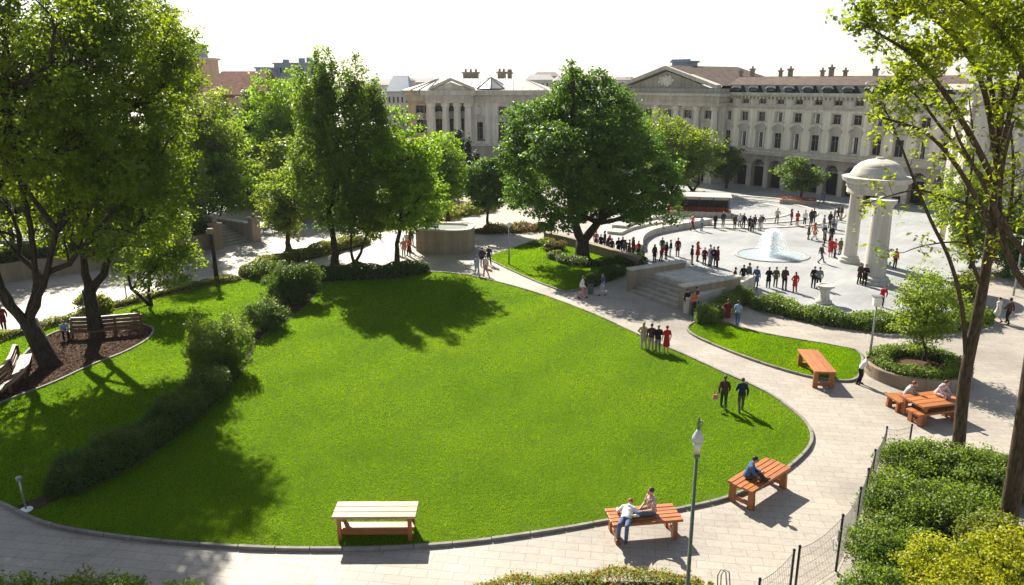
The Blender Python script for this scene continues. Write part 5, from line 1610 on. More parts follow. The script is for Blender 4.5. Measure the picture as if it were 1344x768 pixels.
slab_bench('wooden bench with a weathered, glare painted top and a low shelf on the lawn edge', [(435, 679), (547, 679), (548, 657), (443, 658)], 1.0, 'wood_pale', shelf=True, panel=False, planks=3, seed=1)
b2 = slab_bench('orange slatted bench with two people in the middle of the front path edge', [(803, 690), (896, 682), (883, 660), (795, 667)], .78, 'wood', planks=5, seed=2, jag=.02)
b3 = slab_bench('broad orange bench with one person in blue beside the lawn curve', [(990, 644), (1041, 612), (1003, 601), (952, 632)], .85, 'wood', planks=5, seed=3, jag=.05)
b4 = slab_bench('empty orange slab bench with solid plank ends on the small lawn', [(1098, 487), (1072, 458), (1048, 459), (1070, 489)], .95, 'wood', planks=3, seed=4)
# picnic set
pt_ = slab_bench('orange picnic table with two people in front of the round planter', [(1203, 536), (1262, 527), (1240, 512), (1190, 517)], .92, 'wood', planks=4, seed=5, cat='table', name='picnic_table')
pb1 = slab_bench('orange picnic bench at the left end of the picnic table', [(1167, 519), (1188, 531), (1203, 523), (1183, 511)], .60, 'wood', planks=2, seed=6, cat='bench', name='picnic_bench')
pb2 = slab_bench('orange picnic bench along the near side of the picnic table', [(1202, 546), (1257, 537), (1249, 528), (1194, 535)], .60, 'wood', planks=2, seed=7, cat='bench', name='picnic_bench')

def curved_bench(label, px, h, backh, seed, side):
    L = smooth_line([G(p[0], p[1]) for p in px], False, 6); o = L[len(L) // 2].copy()
    root = thing('curved_bench', label, 'bench', (o.x, o.y, LZ + .03))
    L = [p - o for p in L]
    def off(d):
        out = []
        for i in range(len(L)):
            t = (L[min(i + 1, len(L) - 1)] - L[max(i - 1, 0)]).normalized(); out.append(L[i] + Vector((-t.y, t.x, 0)) * d * side)
        return out
    mb = MB()
    for k in range(3): mb.strip(off(-.14 + k * .2), .18, h - .07, h)
    mb.build('seat', M['wood_brown'], root)
    mb = MB()
    for k in range(3): mb.strip(off(.42 + k * .03), .07, h + .06 + k * (backh - h) / 3, h + .02 + (k + 1) * (backh - h) / 3)
    mb.strip(off(.50), .16, backh, backh + .05)
    mb.build('backrest', M['wood_brown'], root)
    n = len(L)
    for i in (0, n // 3, 2 * n // 3, n - 1):
        q, q2 = off(-.1)[i], off(.40)[i]
        mb = MB(); mb.box(q.x, q.y, (h - .07) / 2, .12, .12, h - .074); mb.box(q2.x, q2.y, backh / 2, .11, .11, backh - .02); mb.build('leg', M['wood_brown'], root)
    return root
curved_bench('curved brown bench with a slatted back at the far side of the bark bed', [(92, 447), (120, 446), (152, 443), (186, 440)], .5, 1.15, 1, 1)
curved_bench('curved brown bench at the left frame edge of the bark bed', [(-12, 534), (12, 518), (30, 500), (38, 478)], .5, 1.1, 2, 1)

# ================================================================ lamps, posts, fence
def tubeo(name, pts, rad, mat, parent, n=10): 
    mb = MB(); mb.tube(pts, rad, n); return mb.build(name, M[mat], parent, smooth=True)
lp = G(900, 800); tip = ztop(lp, 556); k_ = tip
lamp = thing('street_lamp', 'green lamp post with a hooded white lantern in the foreground hedge', 'street lamp', lp)
lean = (911 - 905.5) * mpp(lp, 5) * 0
zh = ztop(lp, 597); zt_ = ztop(lp, 566)
tubeo('pole', [(0, 0, 0), (0, 0, .3), (0, 0, .32), (0, 0, zh)], [.11, .11, .065, .05], 'green_metal', lamp)
mb = MB(); mb.lathe([(.05, zh - .1), (.10, zh - .05), (.10, zh), (.07, zh + .05)], 0, 0, 14); mb.build('collar', M['green_metal'], lamp)
mb = MB(); mb.lathe([(.07, zh + .05), (.12, zh + .28), (.14, zh + .42)], 0, 0, 16); mb.build('lantern_glass', M['lantern'], lamp, smooth=True)
mb = MB(); mb.lathe([(.13, zh + .42), (.17, zh + .44), (.15, zh + .56), (.08, zh + .70), (.04, zh + .78)], 0, 0, 18); mb.build('lamp_shade', M['grey_metal2'], lamp, smooth=True)
mb = MB()
mb.tube([(0, 0, zh + .78), (0, 0, zh + .95), (.07, 0, zh + 1.03), (.10, 0, zh + .95), (.06, 0, zh + .88)], [.05, .035, .03, .025, .02], 8)
mb.build('bracket', M['green_metal'], lamp, smooth=True)
mb = MB(); mb.tube([(0, 0, zh + .95), (0, 0, zh + 1.14)], [.05, .015], 8)
mb.build('finial', M['green_metal'], lamp, smooth=True)

def pole_lamp(label, base, ptop, head, name='street_lamp', r=.045, mat='grey_metal', cat='street lamp'):
    b = G(*base); z = ztop(b, ptop); root = thing(name, label, cat, b)
    tubeo('pole', [(0, 0, 0), (0, 0, z - .35)], [r * 1.5, r], mat, root)
    if head == 'box':
        mb = MB(); bar(mb, -.2, .2, -.14, .14, z - .55, z - .05); mb.build('lamp_head', M['white_paint'], root, bevel=.03)
        mb = MB(); bar(mb, -.24, .24, -.18, .18, z - .05, z); mb.build('cap', M['grey_metal'], root)
    elif head == 'globe':
        mb = MB(); mb.ball((0, 0, z - .2), (.2, .2, .24), 14, 9); mb.build('lamp_globe', M['white_glass'], root, smooth=True)
        mb = MB(); mb.lathe([(.1, z - .5), (.13, z - .4), (.08, z - .36)], 0, 0, 12); mb.build('collar', M[mat], root)
    elif head == 'arm':
        mb = MB(); mb.tube([(0, 0, z - .4), (-.1, 0, z - .1), (-.7, 0, z)], .03, 7); mb.build('arm', M[mat], root)
        mb = MB(); mb.ball((-.75, 0, z - .05), (.32, .16, .09), 12, 6); mb.build('lamp_head', M['white_paint'], root, smooth=True)
    return root
pole_lamp('thin grey lamp with a white box head between the small lawn and the round planter', (1139, 487), 388, 'box')
pole_lamp('thin lamp with a curved arm at the right frame edge', (1330, 388), 308, 'arm')
pole_lamp('thin lamp with a white globe on the corner of the tree lawn', (668, 348), 292, 'globe', r=.05)
# dark post with a square cap
b = G(285, 372); z = ztop(b, 300); root = thing('dark_post', 'dark square capped post standing on the far edge of the left lawn', 'post', b)
tubeo('shaft', [(0, 0, 0), (-.02, 0, z * .5), (-.10, 0, z - .4)], [.19, .14, .12], 'bark', root)
mb = MB(); bar(mb, -.34, .14, -.22, .22, z - .4, z - .12); bar(mb, -.29, .09, -.18, .18, z - .12, z); mb.build('cap', M['concrete'], root)
for px, py, pt2, lab in ((262, 352, 330, 'thin short metal bollard on the left road beside the dark post'), (279, 353, 335, 'thinner short bollard right behind the dark post'), (166, 390, 366, 'thin short bollard by the low hedge left of the young tree'), (487, 318, 303, 'short pale bollard at the end of the pale low hedge'), (500, 316, 304, 'small bollard out on the path behind the lawn')):
    b = G(px, py); z = ztop(b, pt2); root = thing('bollard', lab, 'bollard', b, 0, 'thin bollards along the left path')
    tubeo('shaft', [(0, 0, 0), (0, 0, z)], .05, 'grey_metal', root)
    mb = MB(); mb.ball((0, 0, z), .075, 8, 6); mb.build('cap', M['grey_metal'], root, smooth=True)
# garden light
b = G(35, 672); b.z = LZ; z = ztop(b, 632); root = thing('garden_light', 'short pale garden light on a white base plate at the corner of the lawn', 'garden light', b)
mb = MB(); mb.lathe([(.22, 0), (.22, .05), (.06, .08)], 0, 0, 14); mb.build('base_plate', M['white_paint'], root)
tubeo('pole', [(0, 0, .05), (-.04, 0, z * .6), (-.06, 0, z)], .035, 'grey_metal', root)
mb = MB(); mb.lathe([(.09, z - .02), (.10, z + .10), (.02, z + .16)], -.06, 0, 12); mb.build('lamp_head', M['grey_metal'], root)
# dark bin between the two people by the steps
b = G(775, 386); root = thing('litter_bin', 'slim dark green bin between the two people near the steps', 'bin', b)
mb = MB(); mb.lathe([(.2, .05), (.24, .85)], 0, 0, 14); mb.build('body', M['green_metal'], root)
mb = MB(); mb.lathe([(.27, .85), (.27, .92), (.1, 1.02)], 0, 0, 14); mb.build('lid', M['black_metal'], root)

# wire fence
posts = [(992, 815, 762), (1035, 789, 724), (1042, 786, 719), (1097, 750, 678), (1122, 700, 642), (1133, 668, 617), (1143, 634, 592), (1159, 598, 562), (1192, 592, 568)]
PB = [G(p[0], p[1]) for p in posts]; o = PB[3]
fence = thing('wire_fence', 'wire mesh fence on thin dark posts beside the bank of shrubs', 'fence', o)
FH = 1.75
tops = []
for k, (p, q) in enumerate(zip(PB, posts)):
    if k == 8: h = 1.15
    else: h = min(2.0, ztop(p, q[2]))
    tops.append(h); d = p - o
    mb = MB(); mb.tube([(d.x, d.y, 0), (d.x, d.y, h + .04)], .038, 8); mb.ball((d.x, d.y, h + .05), .05, 8, 5)
    mb.build('fence_post', M['black_metal'], fence, smooth=True)
for k in range(len(PB) - 1):
    a, b = PB[k] - o, PB[k + 1] - o
    if (b - a).length < .25: continue
    mb = MB(); L = (b - a).length; n = max(3, int(L / .085))
    sagf = lambda t: (tops[k] - .03) * (1 - t) + (tops[k + 1] - .03) * t - .16 * L / 2 * math.sin(math.pi * t)
    for i in range(1, n):
        t = i / n; p = a.lerp(b, t); j = random.uniform(-.012, .012)
        mb.tube([(p.x + j, p.y, .04), (p.x, p.y + j, sagf(t) * .5), (p.x, p.y, sagf(t))], .0055, 3, caps=False)
    for f in (.04, .2, .4, .6, .8, 1.0):
        mb.tube([(a.lerp(b, i / 8).x, a.lerp(b, i / 8).y, max(.04, sagf(i / 8) * f)) for i in range(9)], .010 if f == 1 else .0055, 4, caps=False)
    mb.build('wire_mesh', M['wire'], fence)
d = PB[3] - o
mb = MB(); mb.tube([(d.x - .05, d.y - .03, 1.25), (d.x - .22, d.y - .05, 1.2), (d.x - .2, d.y - .05, .8), (d.x - .05, d.y - .03, .78)], .015, 6); bar(mb, d.x - .1, d.x - .04, d.y - .06, d.y, 1.15, 1.5); mb.build('latch', M['grey_metal'], fence)
# hoop at the end of the red hedge
b = G(941, 785); root = thing('hoop_fence', 'small bent wire hoop at the right end of the reddish hedge', 'hoop', b)
mb = MB()
for q in (0, .1): mb.tube([(q, 0, 0), (q - .03, 0, .8), (q + .05, 0, 1.0), (q + .2, .0, .9), (q + .32, 0, .0)], .018, 6)
mb.build('hoop', M['green_metal'], root, smooth=True)
# ================================================================ people
SKIN = [plain('skin_light', (0.50, 0.29, 0.20), .55, .08, 9, bumps=0), plain('skin_tan', (0.36, 0.19, 0.12), .55, .08, 9, bumps=0), plain('skin_dark', (0.13, 0.07, 0.045), .55, .08, 9, bumps=0)]
EYE = plain('eye', (0.02, 0.015, 0.012), .2, 0, 5, bumps=0)
LIP = plain('lips', (0.32, 0.10, 0.08), .5, 0, 5, bumps=0)
def cloth(name, c): return plain('cloth_' + name, c, .9, .22, 7, bumps=.35, bd=.012, spec=.15)
def check_cloth():
    m, nt, b = newmat('cloth_check')
    tc = node(nt, 'ShaderNodeTexCoord'); ch = node(nt, 'ShaderNodeTexChecker'); ch.inputs['Scale'].default_value = 13
    ch.inputs['Color1'].default_value = (.36, .12, .09, 1); ch.inputs['Color2'].default_value = (.55, .46, .40, 1)
    nt.links.new(tc.outputs['Object'], ch.inputs['Vector']); nt.links.new(ch.outputs['Color'], b.inputs['Base Color']); b.inputs['Roughness'].default_value = .9
    return m
def floral():
    m, nt, b = newmat('cloth_floral')
    tc = node(nt, 'ShaderNodeTexCoord'); v = node(nt, 'ShaderNodeTexVoronoi'); v.inputs['Scale'].default_value = 11
    nt.links.new(tc.outputs['Object'], v.inputs['Vector'])
    r = ramp(nt, v.outputs['Distance'], [(.25, (.40, .13, .17)), (.45, (.55, .45, .45))]); nt.links.new(r.outputs[0], b.inputs['Base Color']); b.inputs['Roughness'].default_value = .9
    return m
CL = {k: cloth(k, c) for k, c in dict(black=(.014, .014, .016), navy=(.020, .026, .05), red=(.38, .025, .022), burgundy=(.13, .018, .025), brown=(.075, .042, .028), beige=(.40, .31, .21),
      grey=(.16, .16, .165), lightgrey=(.38, .38, .38), white=(.66, .65, .63), blue=(.06, .11, .22), lightblue=(.26, .36, .48), denim=(.09, .13, .21), green=(.035, .06, .035), olive=(.10, .10, .05),
      orange=(.50, .14, .04), pink=(.50, .20, .20), purple=(.06, .03, .075)).items()}
CL['check'] = check_cloth(); CL['floral'] = floral()
HAIRM = {k: plain('hair_' + k, c, .6, .3, 20, bumps=.4, bd=.01) for k, c in dict(black=(.012, .010, .009), brown=(.05, .028, .016), auburn=(.17, .06, .025), blond=(.32, .21, .09), grey=(.30, .29, .28)).items()}
SHOE = plain('shoe_leather', (.03, .024, .02), .5, .2, 8, bumps=.1)

def remesh(mb, voxel, name, smooth_it=3):
    me = mb.mesh('tmp', SKIN[0]); o = link('tmp', me)
    m = o.modifiers.new('r', 'REMESH'); m.mode = 'VOXEL'; m.voxel_size = voxel; m.use_smooth_shade = True
    s = o.modifiers.new('s', 'SMOOTH'); s.factor = .5; s.iterations = smooth_it
    dg = bpy.context.evaluated_depsgraph_get()
    out = bpy.data.meshes.new_from_object(o.evaluated_get(dg)); out.name = name
    bpy.data.objects.remove(o); bpy.data.meshes.remove(me)
    out.polygons.foreach_set('use_smooth', [True] * len(out.polygons))
    out.materials.clear()
    return out

def lerp(a, b, t): return a + (b - a) * t
V3 = Vector

def make_pose(kind):
    """joints of a 1.75 m figure facing -Y, origin on what carries it"""
    J = {}
    def put(pel, chest, head, hips, knees, ankles, elbows, wrists, turn=0.0, toe=None):
        J['pel'], J['chest'], J['head'] = V3(pel), V3(chest), V3(head)
        up = (J['chest'] - J['pel']).normalized()
        J['neck'] = J['chest'] + (J['head'] - J['chest']) * .48
        c, s = math.cos(turn), math.sin(turn)
        for k, sg in (('L', 1), ('R', -1)):
            J['sh' + k] = J['chest'] + V3((sg * .172 * c, sg * .172 * s, 0.022))
        for n, arr in (('hip', hips), ('kn', knees), ('an', ankles), ('el', elbows), ('wr', wrists)):
            J[n + 'L'], J[n + 'R'] = V3(arr[0]), V3(arr[1])
        J['toe'] = toe
    hp = ((.09, 0, .92), (-.09, 0, .92))
    st = ((.10, -.015, .50), (-.10, -.015, .50)); an = ((.11, .02, .085), (-.11, .02, .085))
    if kind == 'stand': put((0, 0, .96), (0, .01, 1.36), (0, -.02, 1.63), hp, st, an, ((.26, .03, 1.12), (-.26, .03, 1.12)), ((.25, -.06, .88), (-.25, -.06, .88)))
    elif kind == 'hip': put((.03, 0, .96), (0, .01, 1.36), (.01, -.03, 1.63), ((.12, 0, .92), (-.06, 0, .92)), ((.12, -.02, .50), (-.12, -.07, .50)), ((.11, .02, .085), (-.17, -.06, .085)), ((.36, .05, 1.15), (-.25, .03, 1.12)), ((.17, -.03, .99), (-.24, -.05, .88)))
    elif kind == 'folded': put((0, 0, .96), (0, .01, 1.36), (0, -.03, 1.63), hp, st, an, ((.26, -.04, 1.14), (-.26, -.04, 1.14)), ((-.06, -.22, 1.17), (.06, -.20, 1.12)))
    elif kind == 'phone': put((0, 0, .96), (0, .0, 1.36), (0, -.06, 1.62), hp, ((.10, -.03, .50), (-.12, -.015, .50)), ((.10, -.02, .085), (-.14, .02, .085)), ((.24, -.03, 1.12), (-.25, .0, 1.12)), ((.24, -.06, .88), (-.10, -.26, 1.22)))
    elif kind == 'walk': put((0, 0, .95), (0, -.02, 1.36), (0, -.06, 1.63), ((.09, 0, .92), (-.09, 0, .92)), ((.10, -.17, .52), (-.10, -.03, .50)), ((.10, -.30, .10), (-.10, .26, .15)), ((.25, .13, 1.13), (-.25, -.06, 1.12)), ((.25, .17, .90), (-.22, -.22, .93)))
    elif kind == 'walk2': put((0, 0, .95), (0, -.01, 1.36), (0, -.05, 1.63), ((.09, 0, .92), (-.09, 0, .92)), ((.10, -.06, .50), (-.10, -.14, .52)), ((.10, .20, .12), (-.10, -.20, .09)), ((.26, -.05, 1.13), (-.26, .08, 1.13)), ((.22, -.24, 1.0), (-.25, .06, .89)))
    elif kind == 'lean': put((0, .03, .93), (0, -.16, 1.29), (0, -.29, 1.52), ((.09, .03, .89), (-.09, .03, .89)), ((.10, -.06, .49), (-.10, .0, .48)), ((.11, .0, .085), (-.12, .12, .085)), ((.22, -.26, 1.08), (-.22, -.26, 1.08)), ((.12, -.38, .90), (-.12, -.38, .92)))
    elif kind == 'sit': put((0, 0, .11), (0, .04, .51), (0, .0, .78), ((.09, -.01, .09), (-.09, -.01, .09)), ((.12, -.44, .10), (-.12, -.44, .10)), ((.12, -.47, -.34), (-.12, -.43, -.34)), ((.24, -.04, .27), (-.24, -.04, .27)), ((.12, -.27, .17), (-.12, -.27, .17)))
    elif kind == 'hunch': put((0, 0, .11), (0, -.17, .46), (0, -.33, .68), ((.09, -.01, .09), (-.09, -.01, .09)), ((.13, -.44, .11), (-.13, -.44, .11)), ((.13, -.40, -.34), (-.13, -.36, -.34)), ((.22, -.34, .24), (-.22, -.34, .24)), ((.08, -.54, .22), (-.08, -.54, .22)))
    elif kind == 'crosslegs': put((0, 0, .11), (0, -.10, .49), (0, -.22, .74), ((.09, -.01, .09), (-.09, -.01, .09)), ((.22, -.36, .16), (-.16, -.38, .30)), ((-.05, -.50, .07), (.0, -.56, .06)), ((.22, -.20, .27), (-.22, -.20, .27)), ((.09, -.42, .26), (-.08, -.42, .30)))
    elif kind == 'recline': put((0, 0, .11), (.0, .36, .26), (0, .60, .34), ((.09, -.01, .09), (-.09, -.01, .09)), ((.12, -.44, .10), (-.12, -.44, .12)), ((.14, -.62, -.30), (-.12, -.58, -.30)), ((.34, .30, .12), (-.34, .34, .10)), ((.22, .08, .20), (-.40, .56, .06)))
    elif kind == 'sidelegs': put((0, 0, .11), (.0, -.02, .51), (0, -.08, .77), ((.09, -.01, .09), (-.09, -.01, .09)), ((.08, -.46, .16), (-.10, -.44, .10)), ((.04, -.88, .07), (-.13, -.84, .06)), ((.24, -.14, .27), (-.24, -.10, .27)), ((.10, -.36, .22), (-.12, -.34, .18)))
    return J

def capsule(mb, a, b, ra, rb, n=10):
    mb.tube([a, a.lerp(b, .33), a.lerp(b, .66), b], [ra, lerp(ra, rb, .25), lerp(ra, rb, .7), rb], n); mb.ball(a, ra, 8, 6); mb.ball(b, rb, 8, 6)

def torso(mb, J, g=0.0, lo=0.0):
    p, c = J['pel'], J['chest']
    ax = (c - p)
    pts = [p - ax * (.14 + lo), p, p + ax * .35, p + ax * .75, c + ax * .02, c + ax * .16]
    rr = [(.10 + g, .135 + g), (.115 + g, .165 + g), (.10 + g, .135 + g), (.118 + g, .160 + g), (.105 + g, .165 + g), (.07 + g, .11 + g)]
    # first radius along the local 'up' of the tube: force width to x
    b = len(mb.v); n = 14
    d = ax.normalized(); w = V3((1, 0, 0)); w = (w - d * w.dot(d)).normalized(); f = d.cross(w)
    for q, (rd, rw) in zip(pts, rr):
        for k in range(n):
            a = 2 * math.pi * k / n
            mb.v.append(tuple(q + w * (math.cos(a) * rw) + f * (math.sin(a) * rd)))
    for i in range(len(pts) - 1):
        for k in range(n): mb.face((b + i * n + k, b + i * n + (k + 1) % n, b + (i + 1) * n + (k + 1) % n, b + (i + 1) * n + k))
    mb.face([b + k for k in range(n - 1, -1, -1)]); mb.face([b + (len(pts) - 1) * n + k for k in range(n)])
    for s in 'LR': capsule(mb, c + V3((0, 0, .075)), J['sh' + s], .066 + g, .056 + g, 8)

def foot(mb, J, s, g=0.0):
    a = J['an' + s]; d = J['kn' + s] - a; d.normalize()
    fw = V3((0, -1, 0)); fw = (fw - d * fw.dot(d) * .8).normalized()
    h = a - d * .045
    mb.tube([h - fw * .06, h - fw * .02, h + fw * .09, h + fw * .16, h + fw * .19], [.032 + g, .042 + g, .042 + g, .034 + g, .018 + g], 8)
    capsule(mb, a, h, .042 + g, .038 + g, 8)

def hand(J, s):
    """palm is grown with the body; five separate bent fingers are rooted in it"""
    mb = MB(); w = J['wr' + s]; d = (w - J['el' + s]).normalized()
    side = V3((0, -1, 0)); side = (side - d * side.dot(d)); side = side.normalized() if side.length > .1 else d.orthogonal()
    nrm = d.cross(side); sg = 1 if s == 'L' else -1
    pal = w + d * .075
    for k, L in enumerate((.068, .078, .072, .055)):
        b0 = pal + side * (.030 - .020 * k) ; k1 = b0 + d * L * .5 + nrm * .006 * sg; k2 = k1 + d * L * .42 - nrm * .02 * -sg
        mb.tube([b0 - d * .02, b0, k1, k2], [.0095, .0095, .0085, .0065], 6)
    t0 = w + d * .03 + side * .03
    mb.tube([t0 - side * .01, t0 + side * .022 + d * .02, t0 + side * .03 + d * .052], [.012, .011, .008], 6)
    return mb

def person_meshes(pose, outfit, hairstyle, voxel):
    J = make_pose(pose); P = {}
    # ---- body: one continuous surface
    b = MB(); torso(b, J)
    hd = J['head']; nk = J['neck']
    capsule(b, J['chest'] + V3((0, 0, .04)), hd + V3((0, .02, -.04)), .058, .052, 10)
    b.ball(hd + V3((0, .012, .022)), (.076, .096, .098), 14, 10); b.ball(hd + V3((0, -.022, -.05)), (.056, .066, .062), 12, 8)
    for sg in (1, -1): b.ball(hd + V3((sg * .077, .012, 0)), (.016, .024, .034), 8, 6)
    b.ball(hd + V3((0, -.096, -.012)), (.015, .022, .024), 8, 6)
    for s in 'LR':
        capsule(b, J['sh' + s], J['el' + s], .052, .040); capsule(b, J['el' + s], J['wr' + s], .040, .028)
        d = (J['wr' + s] - J['el' + s]).normalized()
        b.ball(J['wr' + s] + d * .055, (.034, .038, .040), 8, 6)
        capsule(b, J['hip' + s], J['kn' + s], .085, .056); capsule(b, J['kn' + s], J['an' + s], .058, .038); foot(b, J, s)
    me = remesh(b, voxel, 'body', 2)
    ex = MB()
    ex.cur = 0
    for s in 'LR':
        h = hand(J, s); o = len(ex.v); ex.v += h.v; ex.f += [tuple(i + o for i in f) for f in h.f]; ex.mi += [0] * len(h.f)
    ex.cur = 1
    for sg in (1, -1): ex.ball(hd + V3((sg * .031, -.080, .012)), (.012, .010, .008), 6, 4)
    ex.cur = 2; ex.ball(hd + V3((0, -.084, -.052)), (.022, .010, .007), 6, 4)
    em = ex.mesh('x', [SKIN[0], EYE, LIP])
    bm = bmesh.new(); bm.from_mesh(me); bm.from_mesh(em); bm.to_mesh(me); bm.free()
    me.polygons.foreach_set('use_smooth', [True] * len(me.polygons))
    for m in (SKIN[0], EYE, LIP): me.materials.append(m)
    P['body'] = me; bpy.data.meshes.remove(em)
    # ---- hair
    h = MB(); h.ball(hd + V3((0, .030, .040)), (.090, .104, .100), 14, 10)
    if hairstyle == 'long':
        d = (J['chest'] - J['head']); h.tube([hd + V3((0, .06, .06)), hd + V3((0, .095, -.04)), hd + V3((0, .10, -.04)) + d * .45, hd + V3((0, .12, 0)) + d * .95], [(.05, .08), (.05, .092), (.045, .10), (.025, .07)], 10)
    elif hairstyle == 'hat':
        h.lathe([(.15, hd.z + .085), (.155, hd.z + .10), (.10, hd.z + .105), (.09, hd.z + .17), (.02, hd.z + .19)], hd.x, hd.y + .01, 14)
    P['hair'] = remesh(h, max(.016, voxel), 'hair', 2) if hairstyle != 'hat' else h.mesh('hair', HAIRM['black'], True)
    # ---- clothes
    t = MB(); torso(t, J, .022, .10 if outfit in ('coat', 'dress') else .02)
    short = outfit in ('tee', 'dress')
    for s in 'LR':
        sh, el, wr = J['sh' + s], J['el' + s], J['wr' + s]
        if short: capsule(t, sh, sh.lerp(el, .62), .068, .060)
        else: capsule(t, sh, el, .070, .058); capsule(t, el, el.lerp(wr, .93), .058, .044)
    if outfit in ('coat', 'dress') and J['pel'].z > .5:
        ax = (J['pel'] - J['chest']).normalized(); mid = (J['kn' + 'L'] + J['kn' + 'R']) / 2
        lo = mid + V3((0, 0, -.02 if outfit == 'dress' else .06))
        t.tube([J['pel'] - ax * .1, J['pel'] + ax * .05, J['pel'].lerp(lo, .5), lo], [.14, .165, .19, .215], 14)
    elif outfit in ('coat', 'dress'):
        for s in 'LR': capsule(t, J['hip' + s], J['hip' + s].lerp(J['kn' + s], .85), .115, .095)
    elif outfit == 'jacket':
        ax = (J['pel'] - J['chest']).normalized(); t.tube([J['pel'] - ax * .2, J['pel'] - ax * .05, J['pel'] + ax * .06], [.135, .165, .175], 14)
    if outfit == 'hoodback': t.ball(J['chest'] + V3((0, .16, -.08)), (.15, .11, .21), 12, 8)
    P['dress' if outfit == 'dress' else 'coat' if outfit == 'coat' else 'shirt' if outfit == 'tee' else 'jacket'] = remesh(t, voxel, 'top', 3)
    if outfit != 'dress':
        r = MB()
        r.tube([J['pel'] + (J['chest'] - J['pel']) * .12, J['pel'], J['pel'] + (J['pel'] - J['chest']) * .22], [.14, .168, .12], 14)
        for s in 'LR': capsule(r, J['hip' + s], J['kn' + s], .104, .073); capsule(r, J['kn' + s], J['kn' + s].lerp(J['an' + s], .9), .073, .062)
        P['trousers'] = remesh(r, voxel, 'trousers', 3)
    for s in 'LR':
        f = MB(); foot(f, J, s, .010); P['shoe ' + s] = remesh(f, max(.014, voxel), 'shoe', 1)
    return P

_pcache = {}
def person(px, py, pose, outfit, face, top, bottom, hair, label, hs='short', skin=0, group=None, z=0.0, fine=False, scale=.96, loc=None):
    key = (pose, outfit, hs, fine)
    if key not in _pcache: _pcache[key] = person_meshes(pose, outfit, hs, .0125 if fine else .021)
    o = thing('person', label, 'person', loc if loc is not None else G(px, py, z), R(face), group)
    o.scale = (scale,) * 3
    for nme, me in _pcache[key].items():
        nme = nme.split()[0]; c = link(nme, me, o)
        m = {'body': SKIN[skin], 'hair': HAIRM[hair], 'trousers': CL.get(bottom), 'shoe': SHOE}.get(nme, CL.get(top))
        if not me.materials: me.materials.append(m)
        c.material_slots[0].link = 'OBJECT'; c.material_slots[0].material = m
    return o

# ---- people near the front: (label says what singles each out)
def on(bench, u, v, h):
    root, c, a, L, W = bench
    return c + Vector((math.cos(a) * u - math.sin(a) * v, math.sin(a) * u + math.cos(a) * v, h))
person(0, 0, 'sidelegs', 'tee', -68, 'check', 'denim', 'brown', 'person in a red checked shirt sitting with legs out on the slatted bench', fine=True, loc=on(b2, .28, -.02, .78), skin=0, scale=1.12)
person(0, 0, 'recline', 'jacket', -20, 'white', 'denim', 'auburn', 'auburn haired person in white and jeans lying back across the slatted bench', hs='long', fine=True, loc=on(b2, -.72, -.36, .78), scale=1.05)
person(0, 0, 'crosslegs', 'jacket', 75, 'blue', 'brown', 'black', 'person in a blue jacket sitting cross legged on the broad orange bench', fine=True, loc=on(b3, -.62, .12, .85), skin=1, scale=1.05)
person(949, 537, 'walk', 'jacket', 165, 'brown', 'green', 'brown', 'person in a reddish brown jacket, left of the couple on the lawn', hs='long', fine=True, z=LZ, skin=1)
person(972, 540, 'walk2', 'jacket', 172, 'navy', 'olive', 'brown', 'person in a dark jacket, right of the couple walking on the lawn', fine=True, z=LZ)
g4 = 'four people standing at the lawn edge'
person(844, 459, 'hip', 'coat', 140, 'beige', 'lightgrey', 'blond', 'person in a long beige coat, leftmost of four at the lawn edge', fine=True, hs='long')
person(854, 461, 'stand', 'jacket', 178, 'brown', 'beige', 'black', 'person in a dark brown jacket among the four at the lawn edge', fine=True)
person(863, 463, 'folded', 'jacket', 185, 'black', 'grey', 'grey', 'person in a black jacket among the four at the lawn edge', fine=True)
person(874, 464, 'stand', 'dress', 190, 'red', 'red', 'brown', 'person in a dark red dress, rightmost of four at the lawn edge', fine=True)
person(954, 426, 'hip', 'dress', 160, 'burgundy', 'red', 'brown', 'person in a reddish dress walking beside the wedge shaped hedge', fine=True)
person(967, 428, 'walk', 'tee', 150, 'lightblue', 'denim', 'brown', 'person in a light blue shirt walking right of the reddish dress', fine=True, skin=1)
person(1128, 504, 'lean', 'tee', 60, 'white', 'black', 'black', 'person in a white shirt and black trousers bending beside the box headed lamp', fine=True)
person(0, 0, 'hunch', 'tee', 55, 'lightgrey', 'denim', 'auburn', 'person in a grey shirt hunched over the picnic table from its left bench', fine=True, loc=on(pb1, .05, .05, .60), scale=1.1)
person(0, 0, 'hunch', 'jacket', 25, 'floral', 'floral', 'brown', 'person in a pink flowered top leaning over on the picnic table', fine=True, loc=on(pt_, .55, .25, .92), scale=1.05)
person(83, 449, 'hunch', 'tee', 40, 'lightblue', 'navy', 'black', 'person in a pale blue shirt sitting at the end of the far curved bench', fine=True, loc=G(86, 447) + Vector((0, 0, .55)))
person(6, 434, 'walk', 'coat', 30, 'burgundy', 'black', 'black', 'person in a dark red coat on the path at the left frame edge', fine=True)
person(1308, 423, 'walk', 'dress', 200, 'white', 'white', 'brown', 'person in a white dress walking on the right path beside the dark coat', fine=True)
person(1322, 425, 'walk2', 'jacket', 195, 'brown', 'black', 'black', 'person in a hat and dark jacket walking right of the white dress', hs='hat', fine=True)
person(1174, 352, 'stand', 'jacket', 10, 'orange', 'black', 'brown', 'lone person in an orange top and black trousers right of the temple')
person(1127, 373, 'phone', 'coat', 20, 'brown', 'black', 'brown', 'person in a brown coat, left of the pair at the front temple column')
person(1134, 375, 'folded', 'coat', -20, 'black', 'black', 'black', 'person in a black coat, right of the pair at the front temple column')
person(1156, 403, 'lean', 'jacket', 0, 'red', 'burgundy', 'brown', 'person in red bending behind the plaza hedge beside the lamp head')
